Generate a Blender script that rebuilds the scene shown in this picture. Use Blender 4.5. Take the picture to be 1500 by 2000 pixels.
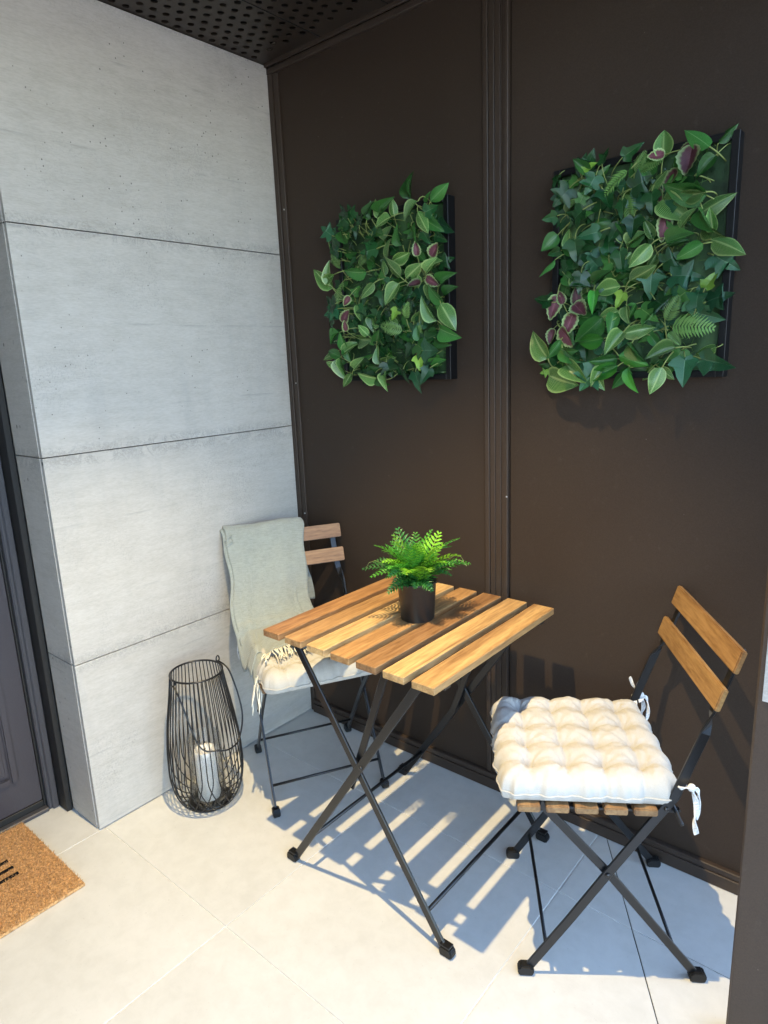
import bpy, bmesh, math, random
from mathutils import Vector, Matrix
random.seed(7)
V = Vector
PI = math.pi
for o in list(bpy.data.objects): bpy.data.objects.remove(o)
scene = bpy.context.scene
COL = scene.collection

# ------------------------------------------------------------------ camera
cam = bpy.data.cameras.new('camera'); cam_ob = bpy.data.objects.new('camera', cam); COL.objects.link(cam_ob)
cam.sensor_fit = 'VERTICAL'; cam.sensor_height = 24.0; cam.lens = 1295.136 / 2000 * 24
cam.clip_start = 0.02; cam.clip_end = 2000
Rr, Uu, Ff = (V((.765636, .642017, -.040189)), V((-.112452, .195095, .974316)), V((-.633369, .741453, -.221568)))
Mc = Matrix((Rr, Uu, -Ff)).transposed().to_4x4(); Mc.translation = V((1.83979, -1.66020, 1.36406))
cam_ob.matrix_world = Mc
scene.camera = cam_ob

# ------------------------------------------------------------------ light
SUN_AZ, SUN_EL = math.radians(-30), math.radians(42)        # behind the house
world = bpy.data.worlds.new('World'); scene.world = world; world.use_nodes = True
wn = world.node_tree.nodes; wl = world.node_tree.links
for n in list(wn): wn.remove(n)
sky = wn.new('ShaderNodeTexSky'); sky.sky_type = 'NISHITA'; sky.sun_disc = False
sky.sun_elevation = SUN_EL; sky.sun_rotation = SUN_AZ
bg = wn.new('ShaderNodeBackground'); bg.inputs[1].default_value = 0.15
wo = wn.new('ShaderNodeOutputWorld')
wl.new(sky.outputs[0], bg.inputs[0]); wl.new(bg.outputs[0], wo.inputs[0])
sun = bpy.data.lights.new('sun', 'SUN'); sun.energy = 3.0; sun.angle = math.radians(.5); sun.color = (1, .95, .88)
sun_ob = bpy.data.objects.new('sun', sun); COL.objects.link(sun_ob)
sd = V((math.sin(SUN_AZ) * math.cos(SUN_EL), math.cos(SUN_AZ) * math.cos(SUN_EL), math.sin(SUN_EL)))
sun_ob.rotation_euler = sd.to_track_quat('Z', 'Y').to_euler()
LAMP_POS = V((.957, -.853, 2.318)); LAMP_W = 29.5; LAMP_COL = (1.0, .775, .42); LAMP_ANGLE = 87; LAMP_BLEND = .8
vs = scene.view_settings
scene.display_settings.display_device = 'sRGB'
vs.view_transform = 'Standard'; vs.look = 'None'; vs.gamma = 1; vs.exposure = 3.2; vs.use_curve_mapping = False
scene.render.engine = 'CYCLES'
scene.cycles.max_bounces = 8; scene.cycles.transparent_max_bounces = 16

# ------------------------------------------------------------------ material helpers
class NT:
    def __init__(s, name, rough=.5, metal=0., spec=.5, color=None):
        s.m = bpy.data.materials.new(name); s.m.use_nodes = True
        s.t = s.m.node_tree; s.b = s.t.nodes['Principled BSDF']
        s.b.inputs['Roughness'].default_value = rough; s.b.inputs['Metallic'].default_value = metal
        s.b.inputs['Specular IOR Level'].default_value = spec
        if color: s.b.inputs['Base Color'].default_value = (*color, 1)
    def n(s, typ, **kw):
        x = s.t.nodes.new('ShaderNode' + typ)
        for k, v in kw.items():
            if k.startswith('i_'): x.inputs[k[2:].replace('_', ' ')].default_value = v
            else: setattr(x, k, v)
        return x
    def l(s, a, b): s.t.links.new(a, b)
    def coord(s, scale=(1, 1, 1), rand=True, kind='Object'):
        tc = s.n('TexCoord'); mp = s.n('Mapping'); mp.inputs['Scale'].default_value = scale
        if rand:
            oi = s.n('ObjectInfo'); mu = s.n('Math', operation='MULTIPLY'); mu.inputs[1].default_value = 37.0
            s.l(oi.outputs['Random'], mu.inputs[0])
            ad = s.n('VectorMath', operation='ADD'); s.l(tc.outputs[kind], ad.inputs[0]); s.l(mu.outputs[0], ad.inputs[1])
            s.l(ad.outputs[0], mp.inputs[0])
        else: s.l(tc.outputs[kind], mp.inputs[0])
        return mp.outputs[0]
    def noise(s, vec, scale, detail=4, rough=.55, dist=0.):
        x = s.n('TexNoise'); x.inputs['Scale'].default_value = scale; x.inputs['Detail'].default_value = detail
        x.inputs['Roughness'].default_value = rough; x.inputs['Distortion'].default_value = dist
        s.l(vec, x.inputs['Vector']); return x.outputs['Fac']
    def ramp(s, fac, stops, interp='LINEAR'):
        r = s.n('ValToRGB'); r.color_ramp.interpolation = interp
        e = r.color_ramp.elements
        while len(e) < len(stops): e.new(.5)
        for q, (p, c) in zip(e, stops):
            q.position = p; q.color = (*c, 1) if len(c) == 3 else c
        s.l(fac, r.inputs[0]); return r.outputs[0]
    def gray(s, fac, a, b, va=0., vb=1.):
        x = s.n('MapRange'); x.inputs['From Min'].default_value = a; x.inputs['From Max'].default_value = b
        x.inputs['To Min'].default_value = va; x.inputs['To Max'].default_value = vb; s.l(fac, x.inputs[0]); return x.outputs[0]
    def math(s, op, a, b):
        x = s.n('Math', operation=op)
        for i, q in enumerate((a, b)):
            if hasattr(q, 'links') or hasattr(q, 'is_linked'): s.l(q, x.inputs[i])
            else: x.inputs[i].default_value = q
        return x.outputs[0]
    def mix(s, fac, a, b, mode='MIX'):
        x = s.n('MixRGB', blend_type=mode)
        for k, q in zip((0, 1, 2), (fac, a, b)):
            if hasattr(q, 'is_linked'): s.l(q, x.inputs[k])
            elif k == 0: x.inputs[0].default_value = q
            else: x.inputs[k].default_value = (*q, 1)
        return x.outputs[0]
    def bump(s, h, strength=.2, dist=.002, prev=None):
        x = s.n('Bump'); x.inputs['Strength'].default_value = strength; x.inputs['Distance'].default_value = dist
        s.l(h, x.inputs['Height'])
        if prev is not None: s.l(prev, x.inputs['Normal'])
        return x.outputs[0]
    def base(s, c): s.l(c, s.b.inputs['Base Color'])
    def nor(s, c): s.l(c, s.b.inputs['Normal'])

def m_concrete():
    t = NT('fair_faced_concrete_board', rough=.62, spec=.3)
    v = t.coord(); vh = t.coord(scale=(1, 1, 6))
    big = t.noise(v, 2.2, 5, .6); mid = t.noise(v, 9, 6, .65, .4); board = t.noise(vh, 9, 6, .62); fine = t.noise(vh, 60, 4, .7)
    c = t.ramp(big, [(.3, (.42, .368, .290)), (.5, (.48, .425, .342)), (.7, (.52, .463, .380))])
    c = t.mix(.35, c, t.ramp(mid, [(.3, (.32, .295, .255)), (.55, (.45, .42, .37)), (.75, (.50, .468, .418))]), 'MIX')
    c = t.mix(.25, c, t.ramp(board, [(.35, (.36, .355, .34)), (.6, (.54, .54, .53))]), 'MIX')
    c = t.mix(.22, c, t.ramp(fine, [(.35, (.32, .32, .31)), (.6, (.58, .58, .57))]), 'MIX')
    # crust along the joints: panels are 0.6 m tall with their origin on the lower edge
    tc = t.n('TexCoord'); sp = t.n('SeparateXYZ'); t.l(tc.outputs['Object'], sp.inputs[0])
    edge = t.math('MULTIPLY', t.math('SUBTRACT', sp.outputs['Z'], .296), t.math('SUBTRACT', sp.outputs['Z'], .296))
    near = t.gray(edge, .066, .0875, 0, 1)
    wob = t.noise(v, 14, 8, .75, .8)
    crust = t.math('MULTIPLY', near, t.gray(wob, .47, .56, 0, 1))
    fr = t.noise(v, 130, 3, .8)
    cr2 = t.math('MULTIPLY', crust, t.gray(fr, .40, .58, .0, 1.))
    c = t.mix(t.math('MULTIPLY', cr2, .45), c, (.20, .195, .185))
    # edge line of the crust
    el = t.math('MULTIPLY', t.gray(t.math('ABSOLUTE', t.math('SUBTRACT', wob, .5), 0), 0, .022, 1, 0), t.gray(near, .2, .6))
    dusty = t.math('MULTIPLY', t.gray(t.noise(v, 3.1, 6, .7, .6), .50, .66, 0, 1), t.gray(t.noise(v, 170, 3, .75), .50, .62, 0, 1))
    c = t.mix(t.math('MULTIPLY', dusty, .38), c, (.22, .215, .205))
    vst = t.gray(t.noise(t.coord(scale=(1, 1, .16)), 11, 5, .7), .54, .72, 0, .30); c = t.mix(vst, c, (.36, .35, .33))
    c = t.mix(t.math('MULTIPLY', el, .5), c, (.2, .195, .185))
    # pin holes
    vo = t.n('TexVoronoi'); vo.inputs['Scale'].default_value = 46; t.l(t.coord(scale=(1, 1, .8)), vo.inputs['Vector'])
    sizes = t.n('SeparateColor'); t.l(vo.outputs['Color'], sizes.inputs[0])
    rad = t.gray(sizes.outputs[0], .55, 1, .0, .24)
    hole = t.math('LESS_THAN', vo.outputs['Distance'], rad)
    clus = t.gray(t.noise(v, 4.2, 4, .65), .44, .56, 0, 1)
    pit = t.math('MULTIPLY', hole, clus)
    c = t.mix(t.math('MULTIPLY', pit, .85), c, (.08, .078, .072))
    # hairline board marks
    wv = t.n('TexWave', wave_type='BANDS', bands_direction='Z', wave_profile='SAW'); wv.inputs['Scale'].default_value = 1.35
    wv.inputs['Distortion'].default_value = .25; wv.inputs['Detail'].default_value = 3; wv.inputs['Detail Scale'].default_value = 1.5
    t.l(t.coord(scale=(1, 1, 1)), wv.inputs['Vector'])
    mk = t.math('MULTIPLY', t.gray(wv.outputs['Fac'], .965, 1., 0, 1), t.gray(t.noise(v, 6, 3), .48, .6, 0, 1))
    c = t.mix(t.math('MULTIPLY', mk, .4), c, (.23, .225, .215))
    t.base(c)
    h = t.math('SUBTRACT', t.math('ADD', t.math('MULTIPLY', board, .5), t.math('MULTIPLY', fine, .35)), t.math('ADD', t.math('MULTIPLY', pit, 1.2), t.math('MULTIPLY', cr2, .5)))
    t.nor(t.bump(h, .35, .0016)); return t.m

def m_floor():
    t = NT('porcelain_tile', rough=.46, spec=.45)
    v = t.coord(); a = t.noise(v, 3, 6, .6); b = t.noise(v, 22, 6, .7, .3)
    c = t.ramp(a, [(.3, (.56, .553, .505)), (.55, (.62, .615, .57)), (.75, (.655, .645, .605))])
    c = t.mix(.25, c, t.ramp(b, [(.35, (.5, .49, .45)), (.6, (.67, .66, .62))]))
    sp = t.gray(t.noise(v, 160, 2, .5), .70, .76, 0, .25); c = t.mix(sp, c, (.34, .32, .28))
    sm_ = t.gray(t.noise(v, 5, 7, .75, .8), .56, .74, 0, .22); c = t.mix(sm_, c, (.47, .46, .42)); t.base(c); lump = t.noise(v, 55, 5, .65)
    r = t.gray(a, .3, .7, .42, .54); t.l(r, t.b.inputs['Roughness'])
    t.nor(t.bump(lump, .22, .0016)); return t.m

def m_brown(name='brown_coated_metal', c0=(.039, .0262, .0182), rough=.56, spec=.22):
    t = NT(name, rough=rough, spec=spec)
    v = t.coord(); a = t.noise(v, 2.5, 4, .6); f = t.noise(v, 420, 2, .6); s2 = t.noise(v, 30, 6, .7)
    k = lambda m: tuple(q * m for q in c0)
    c = t.mix(.5, t.ramp(a, [(.3, k(.86)), (.7, k(1.14))]), t.ramp(f, [(.3, k(.72)), (.7, k(1.3))]))
    dust = t.gray(s2, .60, .8, 0, .16); c = t.mix(dust, c, (.16, .13, .11))
    vo = t.n('TexVoronoi'); vo.inputs['Scale'].default_value = 30; t.l(v, vo.inputs['Vector'])
    sc = t.n('SeparateColor'); t.l(vo.outputs['Color'], sc.inputs[0])
    sp = t.math('LESS_THAN', vo.outputs['Distance'], t.gray(sc.outputs[1], .965, 1, 0, .05)); c = t.mix(t.math('MULTIPLY', sp, .35), c, (.2, .17, .14))
    t.base(c); t.nor(t.bump(f, .35, .0006, t.bump(a, .25, .004)))
    t.l(t.gray(a, .3, .7, rough - .05, rough + .07), t.b.inputs['Roughness']); return t.m

def m_wood():
    t = NT('oiled_acacia', rough=.42, spec=.4)
    oi = t.n('ObjectInfo')
    v = t.coord(scale=(1, .05, 1)); v2 = t.coord(scale=(1, .12, 1)); v3 = t.coord(scale=(1, .35, 1))
    a = t.noise(v, 38, 5, .6, .6); b = t.noise(v2, 160, 3, .6); streak = t.noise(v, 16, 4, .55, 1.2)
    c = t.ramp(a, [(.26, (.12, .064, .030)), (.40, (.28, .165, .073)), (.55, (.42, .27, .12)), (.72, (.60, .435, .22))])
    c = t.mix(.45, c, t.ramp(b, [(.3, (.16, .09, .042)), (.62, (.52, .35, .18))]))
    dk = t.gray(streak, .50, .66, 0, .72); c = t.mix(dk, c, (.15, .072, .034))
    kn = t.n('TexVoronoi'); kn.inputs['Scale'].default_value = 5.0; t.l(v3, kn.inputs['Vector'])
    c = t.mix(t.gray(kn.outputs['Distance'], .03, .10, .75, 0), c, (.07, .032, .016))
    c = t.mix(1.0, c, oi.outputs['Color'], 'MULTIPLY')
    t.base(c); t.nor(t.bump(b, .25, .0006)); return t.m

def m_fabric(name, c0, c1, scale=420, bump=.35, sheen=.2, fold=True):
    t = NT(name, rough=.9, spec=.15)
    v = t.coord(kind='UV', rand=False)
    w1 = t.n('TexWave', bands_direction='X'); w1.inputs['Scale'].default_value = scale
    w2 = t.n('TexWave', bands_direction='Y'); w2.inputs['Scale'].default_value = scale
    for w in (w1, w2): w.inputs['Distortion'].default_value = 1.2; w.inputs['Detail'].default_value = 2; w.inputs['Detail Scale'].default_value = 2; t.l(v, w.inputs['Vector'])
    wv = t.math('MULTIPLY', w1.outputs['Fac'], w2.outputs['Fac'])
    vo = t.coord(); n = t.noise(vo, 60, 5, .7); n2 = t.noise(t.coord(scale=(1, .12, 1)), 300, 2, .6)
    f = t.math('ADD', t.math('MULTIPLY', wv, .55), t.math('MULTIPLY', t.math('ADD', n, n2), .3))
    t.base(t.ramp(f, [(.2, c0), (.65, c1)]))
    t.b.inputs['Sheen Weight'].default_value = sheen
    nb = t.bump(t.noise(vo, 38, 4, .6, .8), .25, .004) if fold else None
    t.nor(t.bump(wv, bump, .0009, nb)); return t.m

def m_leaf(name, stops, vein=(.10, .20, .06), rough=.22, trans=.06, kind='oval'):
    """u runs across the leaf (0..1, midrib .5), v along it; the pattern is the leaf's own print"""
    t = NT(name, rough=rough, spec=.42)
    uv = t.n('TexCoord'); sp = t.n('SeparateXYZ'); t.l(uv.outputs['UV'], sp.inputs[0])
    x = t.math('ABSOLUTE', t.math('SUBTRACT', sp.outputs['X'], .5), 0); y = sp.outputs['Y']
    v = t.coord(); n = t.noise(v, 70, 4, .6)
    if kind == 'coleus':
        q = t.math('ADD', t.math('MAXIMUM', t.math('MULTIPLY', x, 2.), t.math('MULTIPLY', t.math('ABSOLUTE', t.math('SUBTRACT', y, .48), 0), 1.6)), t.math('MULTIPLY', t.math('SUBTRACT', n, .5), .45))
        c = t.ramp(q, stops)
    elif kind == 'stripe':
        st = t.n('TexWave', bands_direction='X', wave_profile='SIN'); st.inputs['Scale'].default_value = 3.4
        st.inputs['Distortion'].default_value = .7; st.inputs['Detail'].default_value = 3; st.inputs['Phase Offset'].default_value = 1.2
        mp = t.n('Mapping'); mp.inputs['Scale'].default_value = (2.2, .35, 1); t.l(uv.outputs['UV'], mp.inputs[0]); t.l(mp.outputs[0], st.inputs['Vector'])
        c = t.ramp(st.outputs['Fac'], stops)
        c = t.mix(t.gray(x, .0, .07, .85, 0), c, (.36, .46, .17))
        c = t.mix(t.gray(x, .40, .47, 0, .7), c, (.30, .42, .14))
    else:
        c = t.ramp(n, stops)
    lat = t.n('TexWave', bands_direction='Y'); lat.inputs['Scale'].default_value = 4.; lat.inputs['Distortion'].default_value = 0
    mp2 = t.n('CombineXYZ'); t.l(t.math('SUBTRACT', y, t.math('MULTIPLY', x, .9)), mp2.inputs['Y']); t.l(mp2.outputs[0], lat.inputs['Vector'])
    lv = t.gray(lat.outputs['Fac'], .9, 1, 0, .0 if kind == 'stripe' else (.30 if kind == 'coleus' else .14))
    c = t.mix(t.math('MAXIMUM', t.gray(x, .008, .03, .8, 0), lv), c, vein)
    oi = t.n('ObjectInfo'); hs = t.n('HueSaturation'); t.l(c, hs.inputs['Color'])
    t.l(t.gray(oi.outputs['Random'], 0, 1, .6, 1.4), hs.inputs['Value'])
    t.base(hs.outputs[0])
    t.b.inputs['Transmission Weight'].default_value = 0
    t.b.inputs['Subsurface Weight'].default_value = 0
    tr = t.n('BsdfTranslucent'); t.l(hs.outputs[0], tr.inputs[0]); mx = t.n('MixShader'); mx.inputs[0].default_value = trans
    out = t.t.nodes['Material Output']; t.l(t.b.outputs[0], mx.inputs[1]); t.l(tr.outputs[0], mx.inputs[2]); t.l(mx.outputs[0], out.inputs[0])
    t.nor(t.bump(n if kind == 'stripe' else t.math('ADD', lat.outputs['Fac'], n), .25, .0012)); return t.m

def m_plain(name, c, rough=.5, metal=0., spec=.5, nscale=0, bump=.2, var=.15):
    t = NT(name, rough, metal, spec, c)
    if nscale:
        v = t.coord(); n = t.noise(v, nscale, 4, .6)
        t.base(t.ramp(n, [(.3, tuple(q * (1 - var) for q in c)), (.7, tuple(min(1, q * (1 + var)) for q in c))])); t.nor(t.bump(n, bump, .0008))
    return t.m

def m_glass():
    t = NT('clear_glass'); t.t.nodes.remove(t.b)
    out = t.t.nodes['Material Output']
    tr = t.n('BsdfTransparent'); tr.inputs[0].default_value = (.997, 1, 1, 1)
    gl = t.n('BsdfGlossy'); gl.inputs['Roughness'].default_value = .02
    lw = t.n('LayerWeight'); lw.inputs[0].default_value = .18
    mx = t.n('MixShader'); f = t.gray(lw.outputs['Fresnel'], 0, 1, .02, .5)
    t.l(f, mx.inputs[0]); t.l(tr.outputs[0], mx.inputs[1]); t.l(gl.outputs[0], mx.inputs[2]); t.l(mx.outputs[0], out.inputs[0]); return t.m

def m_emit(name, c, s):
    t = NT(name, color=(.8, .8, .8)); t.b.inputs['Emission Color'].default_value = (*c, 1); t.b.inputs['Emission Strength'].default_value = s; return t.m

MAT = dict(
    concrete=m_concrete(), tile=m_floor(), brown=m_brown(), brown_trim=m_brown('brown_trim_metal', (.045, .031, .0225), .42, .35),
    ceil=m_brown('brown_soffit_metal', (.028, .020, .0145), .42, .5), wood=m_wood(),
    grout=m_plain('pale_grout', (.70, .68, .63), .8, nscale=90), void=m_plain('dark_void', (.006, .006, .006), .9),
    black=m_plain('black_powder_coat', (.0095, .0095, .010), .30, 0, .5, 600, .12), rubber=m_plain('black_rubber', (.0065, .0065, .0065), .5, 0, .4, 300, .2),
    door=m_plain('grey_door_paint', (.048, .043, .050), .38, 0, .45, 350, .25), door_dark=m_plain('dark_gasket_and_jamb_shade', (.014, .013, .012), .6),
    frame_grey=m_plain('grey_door_frame', (.058, .057, .064), .4, 0, .45, 350, .2),
    steel=m_plain('brushed_steel', (.62, .62, .60), .34, .9, .5, 200, .05), candle=m_plain('ivory_wax', (.92, .90, .84), .45, 0, .4, 20, .1, .04),
    pot=m_plain('dark_grey_pot', (.030, .028, .026), .36, .45, .5, 300, .08), soil=m_plain('dark_soil', (.02, .014, .009), .95, 0, .2, 60, .6),
    cushion=m_fabric('natural_cotton', (.41, .39, .35), (.53, .51, .462), 200, .25, .1), throw=m_fabric('sage_woven_wool', (.21, .232, .205), (.44, .465, .42), 30, 1.0, .2, False),
    wool=m_plain('cream_wool_yarn', (.74, .71, .60), .95, 0, .1, 200, .4), tie=m_plain('white_cotton_tape', (.72, .71, .68), .9, 0, .1, 160, .3),
    coir=m_plain('coir_fibre', (.53, .31, .135), .9, 0, .15, 140, .5, .55), flock=m_plain('black_flock', (.008, .008, .009), .95, 0, .1, 300, .4),
    glass=m_glass(), lens=m_emit('lit_lens', (1, .8, .5), 30), ground=m_plain('outdoor_paving', (.30, .29, .27), .8, 0, .3, 6, .3),
    render=m_plain('grey_light_block', (.36, .35, .34), .85, 0, .3, 20, .3), frameblk=m_plain('black_frame', (.0045, .0045, .005), .45, 0, .3, 200, .1),
    stem=m_plain('pale_green_stem', (.22, .27, .075), .55, 0, .4, 60, .2), 
)
MAT['leaf_p'] = m_leaf('plain_oval_leaf', [(.3, (.020, .090, .017)), (.6, (.045, .160, .033)), (.8, (.085, .23, .055))], (.13, .24, .08))
MAT['leaf_v'] = m_leaf('striped_oval_leaf', [(.35, (.020, .092, .017)), (.7, (.055, .18, .038)), (.93, (.27, .42, .13))], (.25, .38, .13), kind='stripe')
MAT['leaf_b'] = m_leaf('bright_oval_leaf', [(.3, (.035, .19, .025)), (.7, (.07, .29, .045))], (.16, .38, .08))
MAT['ivy_d'] = m_leaf('dark_ivy_leaf', [(.3, (.006, .040, .010)), (.6, (.013, .070, .017)), (.8, (.028, .115, .028))], (.06, .13, .05))
MAT['ivy_s'] = m_leaf('blue_green_ivy_leaf', [(.3, (.011, .060, .024)), (.7, (.024, .110, .044))], (.09, .18, .10), .28)
MAT['ivy_m'] = m_leaf('mid_green_ivy_leaf', [(.3, (.035, .12, .025)), (.7, (.06, .19, .04))], (.16, .3, .08))
MAT['ivy_y'] = m_leaf('lime_ivy_leaf', [(.3, (.14, .29, .035)), (.7, (.24, .42, .06))], (.3, .45, .1))
MAT['coleus'] = m_leaf('coleus_leaf', [(.0, (.20, .06, .08)), (.3, (.10, .026, .038)), (.62, (.095, .026, .034)), (.73, (.20, .26, .10)), (.9, (.28, .42, .16))], (.22, .10, .11), .5, kind='coleus')
MAT['fernleaf'] = m_leaf('pale_fern_leaf', [(.3, (.10, .22, .05)), (.7, (.17, .32, .085))], (.2, .35, .1))
MAT['fern_g'] = m_leaf('green_fern_leaf', [(.3, (.035, .19, .018)), (.7, (.075, .31, .028))], (.14, .4, .05), .34, .3)
MAT['fern_d'] = m_leaf('dark_fern_leaf', [(.3, (.014, .095, .018)), (.7, (.03, .15, .03))], (.06, .2, .04), .3, .25)
MAT['fern_l'] = m_leaf('lime_fern_leaf', [(.3, (.12, .34, .015)), (.7, (.22, .48, .03))], (.3, .55, .06), .38, .35)
def m_backing():
    t = NT('shade_darkened_leaf_print', rough=.5, spec=.4)
    v = t.coord(); vs_ = t.coord(scale=(1, 1, .3))
    a = t.noise(vs_, 14, 2, .4, 1.5); b = t.noise(v, 55, 4, .6)
    c = t.mix(.35, t.ramp(a, [(.32, (.004, .014, .004)), (.52, (.014, .045, .014)), (.76, (.11, .22, .085))]), t.ramp(b, [(.3, (.006, .02, .006)), (.7, (.05, .12, .04))]))  # print darkened to black-green, painting in the shade between the leaves
    t.base(c); t.nor(t.bump(b, .5, .003)); return t.m
MAT['backing'] = m_backing()

# ------------------------------------------------------------------ object helpers
def link(name, data, parent=None, loc=(0, 0, 0), rot=None, mtx=None):
    o = bpy.data.objects.new(name, data); COL.objects.link(o)
    if parent: o.parent = parent
    if mtx is not None: o.matrix_local = mtx
    else:
        o.location = loc
        if rot: o.rotation_euler = rot
    return o
def thing(name, label, cat, loc=(0, 0, 0), rotz=0., group=None, kind=None):
    o = link(name, None, None, loc, (0, 0, rotz)); o.empty_display_size = .1
    if label: o['label'] = label; o['category'] = cat
    if group: o['group'] = group
    if kind: o['kind'] = kind
    return o
class MB:
    def __init__(s): s.v = []; s.f = []; s.uv = {}
    def add(s, vs, fs, uvs=None):
        k = len(s.v); s.v += [tuple(x) for x in vs]; s.f += [tuple(i + k for i in q) for q in fs]
        if uvs:
            for i, u in enumerate(uvs): s.uv[k + i] = u
        return s
    def box(s, x0, x1, y0, y1, z0, z1, m=None):
        vs = [V((x, y, z)) for x in (x0, x1) for y in (y0, y1) for z in (z0, z1)]
        if m: vs = [m @ q for q in vs]
        return s.add(vs, [(0, 1, 3, 2), (4, 6, 7, 5), (0, 4, 5, 1), (2, 3, 7, 6), (0, 2, 6, 4), (1, 5, 7, 3)])
    def bar(s, pts, wd, w, t):
        """rectangular section swept along pts; wd: width direction, one or one per point; t: thickness"""
        pts = [V(p) for p in pts]; n = len(pts); vs = []
        for i, p in enumerate(pts):
            tg = (pts[min(i + 1, n - 1)] - pts[max(i - 1, 0)]).normalized()
            d = V(wd[i]) if isinstance(wd, list) else V(wd)
            d = (d - tg * d.dot(tg)).normalized(); e = tg.cross(d)
            vs += [p + d * w / 2 + e * t / 2, p - d * w / 2 + e * t / 2, p - d * w / 2 - e * t / 2, p + d * w / 2 - e * t / 2]
        fs = [(0, 1, 2, 3), tuple(4 * (n - 1) + k for k in (3, 2, 1, 0))]
        for i in range(n - 1):
            for k in range(4): fs.append((4 * i + k, 4 * i + 4 + k, 4 * i + 4 + (k + 1) % 4, 4 * i + (k + 1) % 4))
        return s.add(vs, fs)
    def tube(s, pts, r, n=6, closed=False):
        pts = [V(p) for p in pts]; m = len(pts); vs = []; up = None
        for i, p in enumerate(pts):
            a = pts[(i - 1) % m] if closed else pts[max(i - 1, 0)]; b = pts[(i + 1) % m] if closed else pts[min(i + 1, m - 1)]
            tg = (b - a).normalized()
            if up is None: up = tg.orthogonal().normalized()
            up = (up - tg * up.dot(tg)).normalized(); e = tg.cross(up)
            rr = r[i] if isinstance(r, (list, tuple)) else r
            vs += [p + (up * math.cos(2 * PI * k / n) + e * math.sin(2 * PI * k / n)) * rr for k in range(n)]
        fs = []
        for i in range(m if closed else m - 1):
            j = (i + 1) % m
            for k in range(n): fs.append((i * n + k, i * n + (k + 1) % n, j * n + (k + 1) % n, j * n + k))
        if not closed: fs += [tuple(range(n - 1, -1, -1)), tuple((m - 1) * n + k for k in range(n))]
        return s.add(vs, fs)
    def lathe(s, prof, n=32, c=(0, 0, 0)):
        vs = [(c[0] + r * math.cos(2 * PI * k / n), c[1] + r * math.sin(2 * PI * k / n), c[2] + z) for r, z in prof for k in range(n)]
        fs = [(i * n + k, i * n + (k + 1) % n, (i + 1) * n + (k + 1) % n, (i + 1) * n + k) for i in range(len(prof) - 1) for k in range(n)]
        return s.add(vs, fs)
    def disc(s, r, z, n=32, c=(0, 0, 0), up=True):
        vs = [(c[0] + r * math.cos(2 * PI * k / n), c[1] + r * math.sin(2 * PI * k / n), c[2] + z) for k in range(n)]
        return s.add(vs, [tuple(range(n)) if up else tuple(range(n - 1, -1, -1))])
    def mesh(s, name, mat, bevel=0., smooth=False, seg=1, weld=0.):
        me = bpy.data.meshes.new(name); me.from_pydata(s.v, [], s.f)
        if s.uv:
            uvl = me.uv_layers.new(name='UVMap')
            for lp in me.loops: uvl.data[lp.index].uv = s.uv.get(lp.vertex_index, (0, 0))
        bm = bmesh.new(); bm.from_mesh(me)
        if weld: bmesh.ops.remove_doubles(bm, verts=bm.verts, dist=weld)
        if not s.uv: bmesh.ops.recalc_face_normals(bm, faces=bm.faces)
        if bevel:
            es = [e for e in bm.edges if len(e.link_faces) == 2 and e.calc_face_angle(0) > .6]
            bmesh.ops.bevel(bm, geom=es, offset=bevel, segments=seg, affect='EDGES', clamp_overlap=True)
        bm.to_mesh(me); bm.free()
        if smooth: me.polygons.foreach_set('use_smooth', [True] * len(me.polygons))
        me.materials.append(mat); return me
    def obj(s, name, mat, parent=None, loc=(0, 0, 0), rot=None, **kw):
        return link(name, s.mesh(name, mat, **kw), parent, loc, rot)
def copy_tree(o, parent=None):
    c = o.copy(); COL.objects.link(c)
    if parent: c.parent = parent
    for ch in list(o.children): copy_tree(ch, c)
    return c
def bez(a, b, c, n=8):
    a, b, c = V(a), V(b), V(c)
    return [a * (1 - t) ** 2 + b * 2 * t * (1 - t) + c * t * t for t in [i / n for i in range(n + 1)]]
def smooth_path(pts, n=6):
    pts = [V(p) for p in pts]; out = []
    for i in range(len(pts) - 1):
        p0, p1, p2, p3 = pts[max(i - 1, 0)], pts[i], pts[i + 1], pts[min(i + 2, len(pts) - 1)]
        for k in range(n):
            t = k / n
            out.append(.5 * ((2 * p1) + (p2 - p0) * t + (2 * p0 - 5 * p1 + 4 * p2 - p3) * t * t + (3 * p1 - p0 - 3 * p2 + p3) * t ** 3))
    out.append(pts[-1]); return out

# ------------------------------------------------------------------ setting: ground, porch floor
MB().box(-150, 150, -150, 150, -.6, -.16).obj('ground', MAT['ground'])['kind'] = 'structure'
H = 2.325
floor = MB().box(-.62, 2.42, -3.3, .04, -.15, -.0022).obj('floor', MAT['grout']); floor['kind'] = 'structure'
def clip(poly, p, n, off):
    out = []
    for i in range(len(poly)):
        a, b = poly[i], poly[(i + 1) % len(poly)]
        da = (a[0] - p[0]) * n[0] + (a[1] - p[1]) * n[1] - off; db = (b[0] - p[0]) * n[0] + (b[1] - p[1]) * n[1] - off
        if da >= 0: out.append(a)
        if da * db < 0: t = da / (da - db); out.append((a[0] + (b[0] - a[0]) * t, a[1] + (b[1] - a[1]) * t))
    return out
ex, ey = 1.523 - 1.226, -.481 + .014; el_ = math.hypot(ex, ey); EN = (-ey / el_, ex / el_); EP = (1.226, -.014)
XS = [-.602, 0., .6014, 1.2034, 1.8054, 2.407]; YS = [.32, -.2815, -.8858, -1.49, -2.094, -2.698, -3.30]
g = .0016
cut = MB()
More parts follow.
